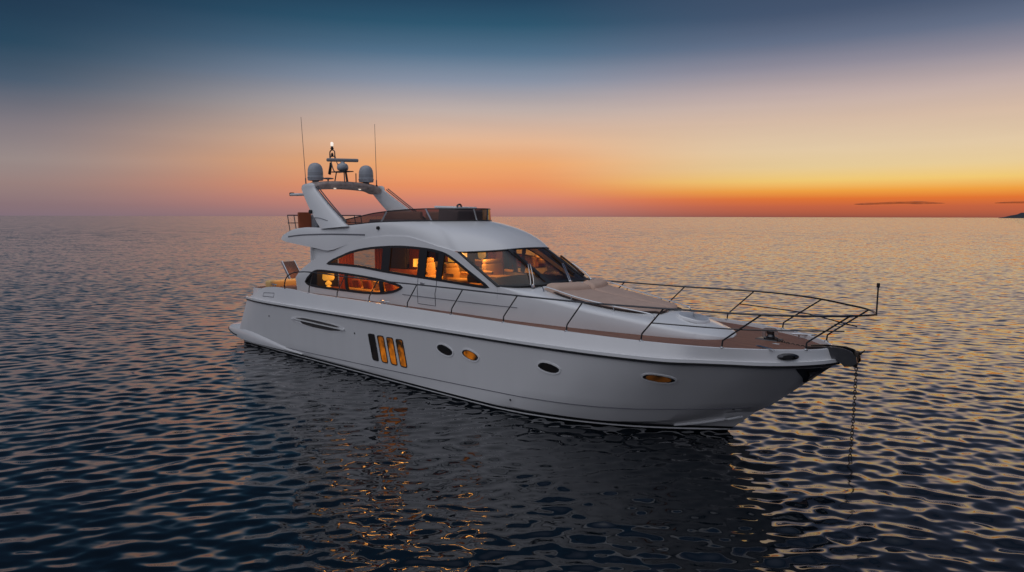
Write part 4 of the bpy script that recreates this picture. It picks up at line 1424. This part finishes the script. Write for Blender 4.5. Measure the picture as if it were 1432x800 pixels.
# ---- saloon interior
sal = MB().box((7.3, 0, 2.24), (8.2, 3.5, 0.06), bev=0.01).build("saloon_floor", 'floor', yacht)
MB().grid([[(x, y, 4.14 - 0.03*(y*y)) for x in np.linspace(3.35, 10.6, 10)] for y in np.linspace(-1.66, 1.66, 7)]).build("saloon_ceiling", 'wood', yacht)
MB().box((9.9, 0.0, 2.44), (2.7, 3.2, 0.36), bev=0.02).build("helm_platform", 'floor', yacht)
bk = MB()
bk.box((3.32, -1.35, 3.2), (0.08, 0.88, 1.85))
bk.box((3.32, 1.50, 3.2), (0.08, 0.8, 1.85))
bk.box((3.32, 0.1, 4.02), (0.08, 1.9, 0.2))
bk = bk.build("aft_bulkhead", 'dark', yacht)
MB().box((3.25, -1.46, 3.15), (0.05, 0.95, 1.8)).build("cockpit_wall", 'gel', yacht)
MB().box((3.25, 1.50, 3.15), (0.05, 0.85, 1.8)).build("cockpit_wall", 'gel', yacht)
def curtain(x, y0, y1, z0, z1, along='y', name="curtain"):
    rws = []
    n = 40
    for k in range(5):
        z = z0 + (z1 - z0) * k / 4
        row = []
        for i in range(n + 1):
            t = i / n
            w = 0.035 * math.sin(t * (y1 - y0) * 2 * math.pi / 0.13) * (1 - 0.2*k/4)
            row.append((x + w, y0 + (y1-y0)*t, z) if along == 'y' else (y0 + (y1-y0)*t, x + w, z))
        rws.append(row)
    return MB().grid(rws).build(name, 'curtain', yacht)
curtain(3.45, -0.92, -0.27, 2.3, 3.95)
curtain(3.45, 0.67, 1.12, 2.3, 3.95)
curtain(1.60, 4.35, 5.3, 2.6, 4.0, along='x')
curtain(1.58, 8.9, 9.3, 3.1, 4.0, along='x')
tvc = MB().box((5.2, 1.15, 2.66), (2.9, 0.62, 0.8), bev=0.03).build("sideboard", 'wood', yacht)
MB().box((4.55, 0.92, 3.52), (0.98, 0.10, 0.90), bev=0.02).build("television", 'dark', yacht)
def sofa(x0, x1, y0, y1, zs, zb, back, name="saloon_sofa"):
    s_ = MB().box(((x0+x1)/2, (y0+y1)/2, (2.27+zs)/2), (x1-x0, y1-y0, zs-2.27), bev=0.06).build(name, 'cushion', yacht)
    if back == 's':
        MB().box(((x0+x1)/2, y0 + 0.10, zs + (zb-zs)/2), (x1-x0, 0.2, zb-zs+0.06), bev=0.07).build("backrest", 'cushion', s_)
    elif back == 'p':
        MB().box(((x0+x1)/2, y1 - 0.10, zs + (zb-zs)/2), (x1-x0, 0.2, zb-zs+0.06), bev=0.07).build("backrest", 'cushion', s_)
    elif back == 'a':
        MB().box((x0 + 0.10, (y0+y1)/2, zs + (zb-zs)/2), (0.22, y1-y0, zb-zs+0.06), bev=0.07).build("backrest", 'cushion', s_)
    for q in np.arange(x0 + 0.3, x1 - 0.2, 0.62):
        MB().box((q, (y0+y1)/2 + (0.12 if back == 's' else -0.12), zs + 0.14), (0.40, 0.14, 0.34), bev=0.06, rx=R(14)).build("throw_pillow", 'rust' if random.random() < 0.3 else 'cushion', s_)
    return s_
sofa(4.3, 7.2, -1.25, -0.45, 2.50, 2.98, 'p')
sofa(6.9, 8.5, 0.75, 1.5, 2.6, 3.1, 'p')
def helm_seat(x, y, z, w, h):
    s_ = MB().box((x + 0.22, y, z), (0.56, w, 0.16), bev=0.07).build("helm_seat", 'cushion', yacht)
    MB().box((x - 0.06, y, z + h*0.42), (0.17, w, h*0.78), bev=0.07, ry=R(-8)).build("backrest", 'cushion', s_)
    MB().box((x - 0.09, y, z + h*0.88), (0.16, w*0.92, h*0.30), bev=0.07, ry=R(-8)).build("headrest", 'cushion', s_)
    for d in (-w/2 - 0.04, w/2 + 0.04):
        MB().box((x + 0.2, y + d, z + 0.20), (0.42, 0.09, 0.10), bev=0.04).build("armrest", 'cushion', s_)
    MB().lathe((x + 0.2, y, 2.6), [(0.22, 0), (0.08, 0.06), (0.07, z - 2.66)], 14).build("seat_post", 'dsteel', s_)
    return s_
helm_seat(9.55, -0.95, 3.06, 0.62, 0.50)
helm_seat(10.05, 0.35, 3.10, 0.86, 0.56)
helm_seat(8.35, -0.90, 3.06, 0.66, 0.62)
da = MB()
rws = []
for s in np.linspace(-0.96, 0.96, 25):
    a = ws_base(s)
    rws.append([(a.x - 0.06, a.y*0.985, a.z - 0.01), (a.x - 0.5, a.y*0.95, a.z + 0.02), (min(a.x - 0.8, 11.5), a.y*0.93, a.z + 0.06), (min(a.x - 0.85, 11.42), a.y*0.93, 2.6)])
da.grid(rws)
da = da.build("dashboard", 'dark', yacht)
MB().box((11.0, -1.35, 3.25), (0.5, 0.4, 0.25), bev=0.08).build("instrument_hood", 'dark', da)
MB().box((9.2, 1.52, 3.5), (0.30, 0.10, 1.1), bev=0.02).build("window_post", 'wood', yacht)

def warm_light(name, p, w, r=0.28, c=(1.0, 0.43, 0.09)):
    d = bpy.data.lights.new(name, 'POINT')
    d.energy = w
    d.color = c
    d.shadow_soft_size = r
    o = bpy.data.objects.new(name, d)
    col.objects.link(o)
    o.location = W(p)
    return o
def ceiling_light(p, w, size):
    d = bpy.data.lights.new("saloon_downlight", 'AREA')
    d.shape = 'DISK'
    d.size = size
    d.energy = w
    d.color = (1.0, 0.43, 0.09)
    o = bpy.data.objects.new("saloon_downlight", d)
    col.objects.link(o)
    o.location = W(p)
ceiling_light((4.9, -0.9, 3.98), 44, 0.8)
ceiling_light((6.7, -0.7, 3.99), 48, 0.8)
ceiling_light((8.7, -0.2, 4.0), 44, 0.8)
ceiling_light((10.0, -0.3, 4.0), 36, 0.7)
cl = bpy.data.lights.new("cockpit_fill_spot", 'SPOT')  # added spot on the cockpit sofa, in place of light through the saloon door
cl.energy = 60
cl.color = (1.0, 0.43, 0.09)
cl.spot_size = R(62)
cl.spot_blend = 0.5
cl.shadow_soft_size = 0.06
clo = bpy.data.objects.new("cockpit_fill_spot", cl)
col.objects.link(clo)
clo.location = W((0.9, -0.6, 3.7))
clo.rotation_euler = (W((0.9, -0.6, 3.7)) - W((-0.3, -0.7, 2.35))).to_track_quat('Z', 'Y').to_euler()

# =================================================================== loose things aboard
def table_lamp(base, label, big):
    t = thing("table_lamp", label, "lamp", base, "table lamps in the saloon")
    s_ = 1.0 if big else 0.8
    if big:
        prof = [(0.09, 0), (0.09, 0.015), (0.03, 0.03), (0.10, 0.08), (0.12, 0.13), (0.06, 0.20), (0.025, 0.22), (0.025, 0.28)]
        MB().lathe((0, 0, 0), prof, 18).build("lamp_base", 'shade', t)
        MB().lathe((0, 0, 0), [(0.17, 0.24), (0.21, 0.30), (0.20, 0.44), (0.19, 0.46), (0.0, 0.46)], 24).build("lamp_shade", 'shade', t)
    else:
        MB().lathe((0, 0, 0), [(0.07, 0), (0.07, 0.015), (0.018, 0.03), (0.018, 0.14)], 16).build("lamp_base", 'brass', t)
        MB().lathe((0, 0, 0), [(0.15, 0.12), (0.14, 0.40), (0.0, 0.40)], 24).build("lamp_shade", 'shade', t)
    return t
table_lamp((3.62, -1.48, 2.49), "lit yellow lamp with round base behind lower side window", True)
MB().box((3.70, -1.42, 2.38), (0.5, 0.5, 0.20), bev=0.03).build("corner_table", 'wood', yacht)
table_lamp((5.52, 1.02, 3.06), "lit yellow lamp with straight shade seen through upper side window", False)
warm_light("lamp_glow", (3.95, -1.15, 3.05), 6, 0.2)
warm_light("lamp_glow", (5.60, 0.66, 3.30), 9, 0.2)

# sun pad on the coachroof: two mattresses with raised head cushions
def top_z(x, y):
    zs, zc = float(sh_z(x)), float(ce_z(x))
    yb = max(0.05, float(base_y(x)) * 0.86)
    t = min(1.0, abs(y) / yb)
    p2 = zs + (zc - zs) * 0.25 + 0.012
    return p2 + (zc - p2) * (1 - t * t)
pad = thing("sun_pad", "beige padded sunbathing cushions on the white foredeck", "sun pad", (15, 0, 2.85))
PO = Vector((15, 0, 2.85))
def slab(fx0, fx1, y0, y1, th, name, m, parent, lean=0.0, nx=26, ny=8, rad=0.07):
    rws = []
    # closed cushion: bottom rim, rounded side, puffed top
    for i in range(nx + 1):
        u = i / nx
        row = []
        for j in range(ny + 1):
            v = j / ny
            y = y0(u) + (y1(u) - y0(u)) * v if callable(y0) else y0 + (y1 - y0) * v
            x = fx0(v) + (fx1(v) - fx0(v)) * u
            eu, ev = min(u, 1-u) * 2.6, min(v, 1-v) * 1.0
            e = min(1.0, (min(u, 1-u) * abs(fx1(v)-fx0(v)) / rad)) if True else 1
            e2 = min(1.0, min(v, 1-v) * abs((y1(u)-y0(u))) / rad)
            puff = (1-(1-e)**2) ** 0.5 * (1-(1-e2)**2) ** 0.5
            row.append((x, y, top_z(x, y) + 0.01 + th * puff + lean * puff * (1-u)))
        rws.append(row)
    return MB().grid(rws).build(name, m, parent, off=PO, angle=70)
hw_ = pchip([(0, 1.12), (0.12, 1.18), (0.4, 1.18), (0.7, 1.04), (0.9, 0.82), (1, 0.52)])
for sg in (1, -1):
    y0 = (lambda u: 0.016) if sg == 1 else (lambda u: -0.016)
    y1 = (lambda u, s=sg: s * float(hw_(u)))
    mt = slab(lambda v: 13.78 - 0.34*v*v, lambda v: 16.52 - 0.16*(1-v)**3 - 0.20*v*v, y0, y1, 0.09, "mattress", 'fabric', pad, nx=40, ny=14)
    slab(lambda v: 13.62 - 0.28*v*v, lambda v: 14.10 - 0.34*v*v, (lambda u, s=sg: s*0.012), (lambda u, s=sg: s * 1.22), 0.19, "head_cushion", 'fabric2', pad, nx=14, ny=16, rad=0.13)
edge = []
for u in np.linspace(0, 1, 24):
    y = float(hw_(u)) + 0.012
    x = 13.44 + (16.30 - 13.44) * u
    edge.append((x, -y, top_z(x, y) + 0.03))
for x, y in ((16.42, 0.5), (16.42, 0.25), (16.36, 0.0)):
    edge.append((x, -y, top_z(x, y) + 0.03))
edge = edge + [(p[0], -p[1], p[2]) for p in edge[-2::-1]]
MB().tube(edge, 0.03, 6).build("pad_edge_shade", 'brown', pad, off=PO)  # dark tube painting the shade under the pad's edge
# grab rails beside the pad
for sg in (1, -1):
    pts = spline([(13.45, -sg*1.33, top_z(13.5, 1.3) + 0.02), (13.5, -sg*1.32, top_z(13.5, 1.3) + 0.14), (14.5, -sg*1.27, top_z(14.5, 1.2) + 0.13), (15.5, -sg*1.13, top_z(15.5, 1.1) + 0.12),
                  (16.3, -sg*0.95, top_z(16.3, 0.9) + 0.11), (16.46, -sg*0.91, top_z(16.45, 0.9) + 0.08), (16.50, -sg*0.90, top_z(16.5, 0.9))], 6)
    gr = MB().tube(pts, 0.016, 7).build("grab_rail", 'steel', yacht)
    for x in (14.4, 15.5):
        i = min(range(len(pts)), key=lambda k: abs(pts[k].x - x))
        p = pts[i]
        MB().tube([(p.x, p.y, p.z), (p.x, p.y, p.z - 0.15)], 0.013, 6).build("rail_post", 'steel', gr)

# grey canister strapped at the aft end of the flybridge
lr = thing("life_raft", "rounded grey life raft canister on aft flybridge deck", "life raft", (1.75, -1.25, 4.42))
LO = Vector((1.75, -1.25, 4.42))
MB().lathe((1.75, -0.62, 4.74), [(0, -0.42), (0.20, -0.42), (0.29, -0.36), (0.32, -0.26), (0.32, 0.26), (0.29, 0.36), (0.20, 0.42), (0, 0.42)], 24, axis='Y').build("canister", 'grey', lr, off=LO)
for y in (-0.85, -0.4):
    MB().lathe((1.75, y, 4.74), [(0.322, -0.03), (0.328, -0.03), (0.328, 0.03), (0.322, 0.03)], 24, axis='Y').build("strap", 'black', lr, off=LO)

# anchor chain: along the deck to the roller and down into the water, every link a ring
def chain(path, link=0.10, r=0.012):
    P = [Vector(p) for p in path]
    acc = [0]
    for a, b in zip(P, P[1:]):
        acc.append(acc[-1] + (b - a).length)
    m = MB()
    n = int(acc[-1] / (link * 0.72))
    for k in range(n):
        d = acc[-1] * (k + 0.5) / n
        i = max(j for j in range(len(acc)) if acc[j] <= d)
        i = min(i, len(P) - 2)
        t = (d - acc[i]) / (acc[i+1] - acc[i])
        c = P[i] + (P[i+1] - P[i]) * t
        T = (P[i+1] - P[i]).normalized()
        u = T.orthogonal().normalized()
        u = Matrix.Rotation(R(35 + 90*(k % 2)), 3, T) @ u
        ring = []
        for j in range(10):
            a = 2*math.pi*j/10
            ring.append(c + T*(link/2)*math.cos(a) + u*(link*0.31)*math.sin(a))
        m.tube(ring, r, 5, closed=True)
    return m
CO = Vector((20.68, 0, 0))
chp = spline([(18.85, 0.32, 2.26), (19.3, 0.18, 2.20), (19.8, 0.05, 2.20), (20.2, 0.0, 2.19), (20.5, 0, 2.19), (20.64, 0, 2.17), (20.70, 0, 2.08), (20.71, 0, 1.9), (20.71, -0.005, 1.2), (20.70, -0.01, 0.5), (20.68, -0.02, -0.3)], 8)
ch = chain(chp, 0.085, 0.0095).build("anchor_chain", 'chain', None, off=CO)
ch.location = W(CO)
ch.rotation_euler = (0, 0, R(HEAD))
tag(ch, "dark anchor chain hanging straight from the bow into the sea", "chain")
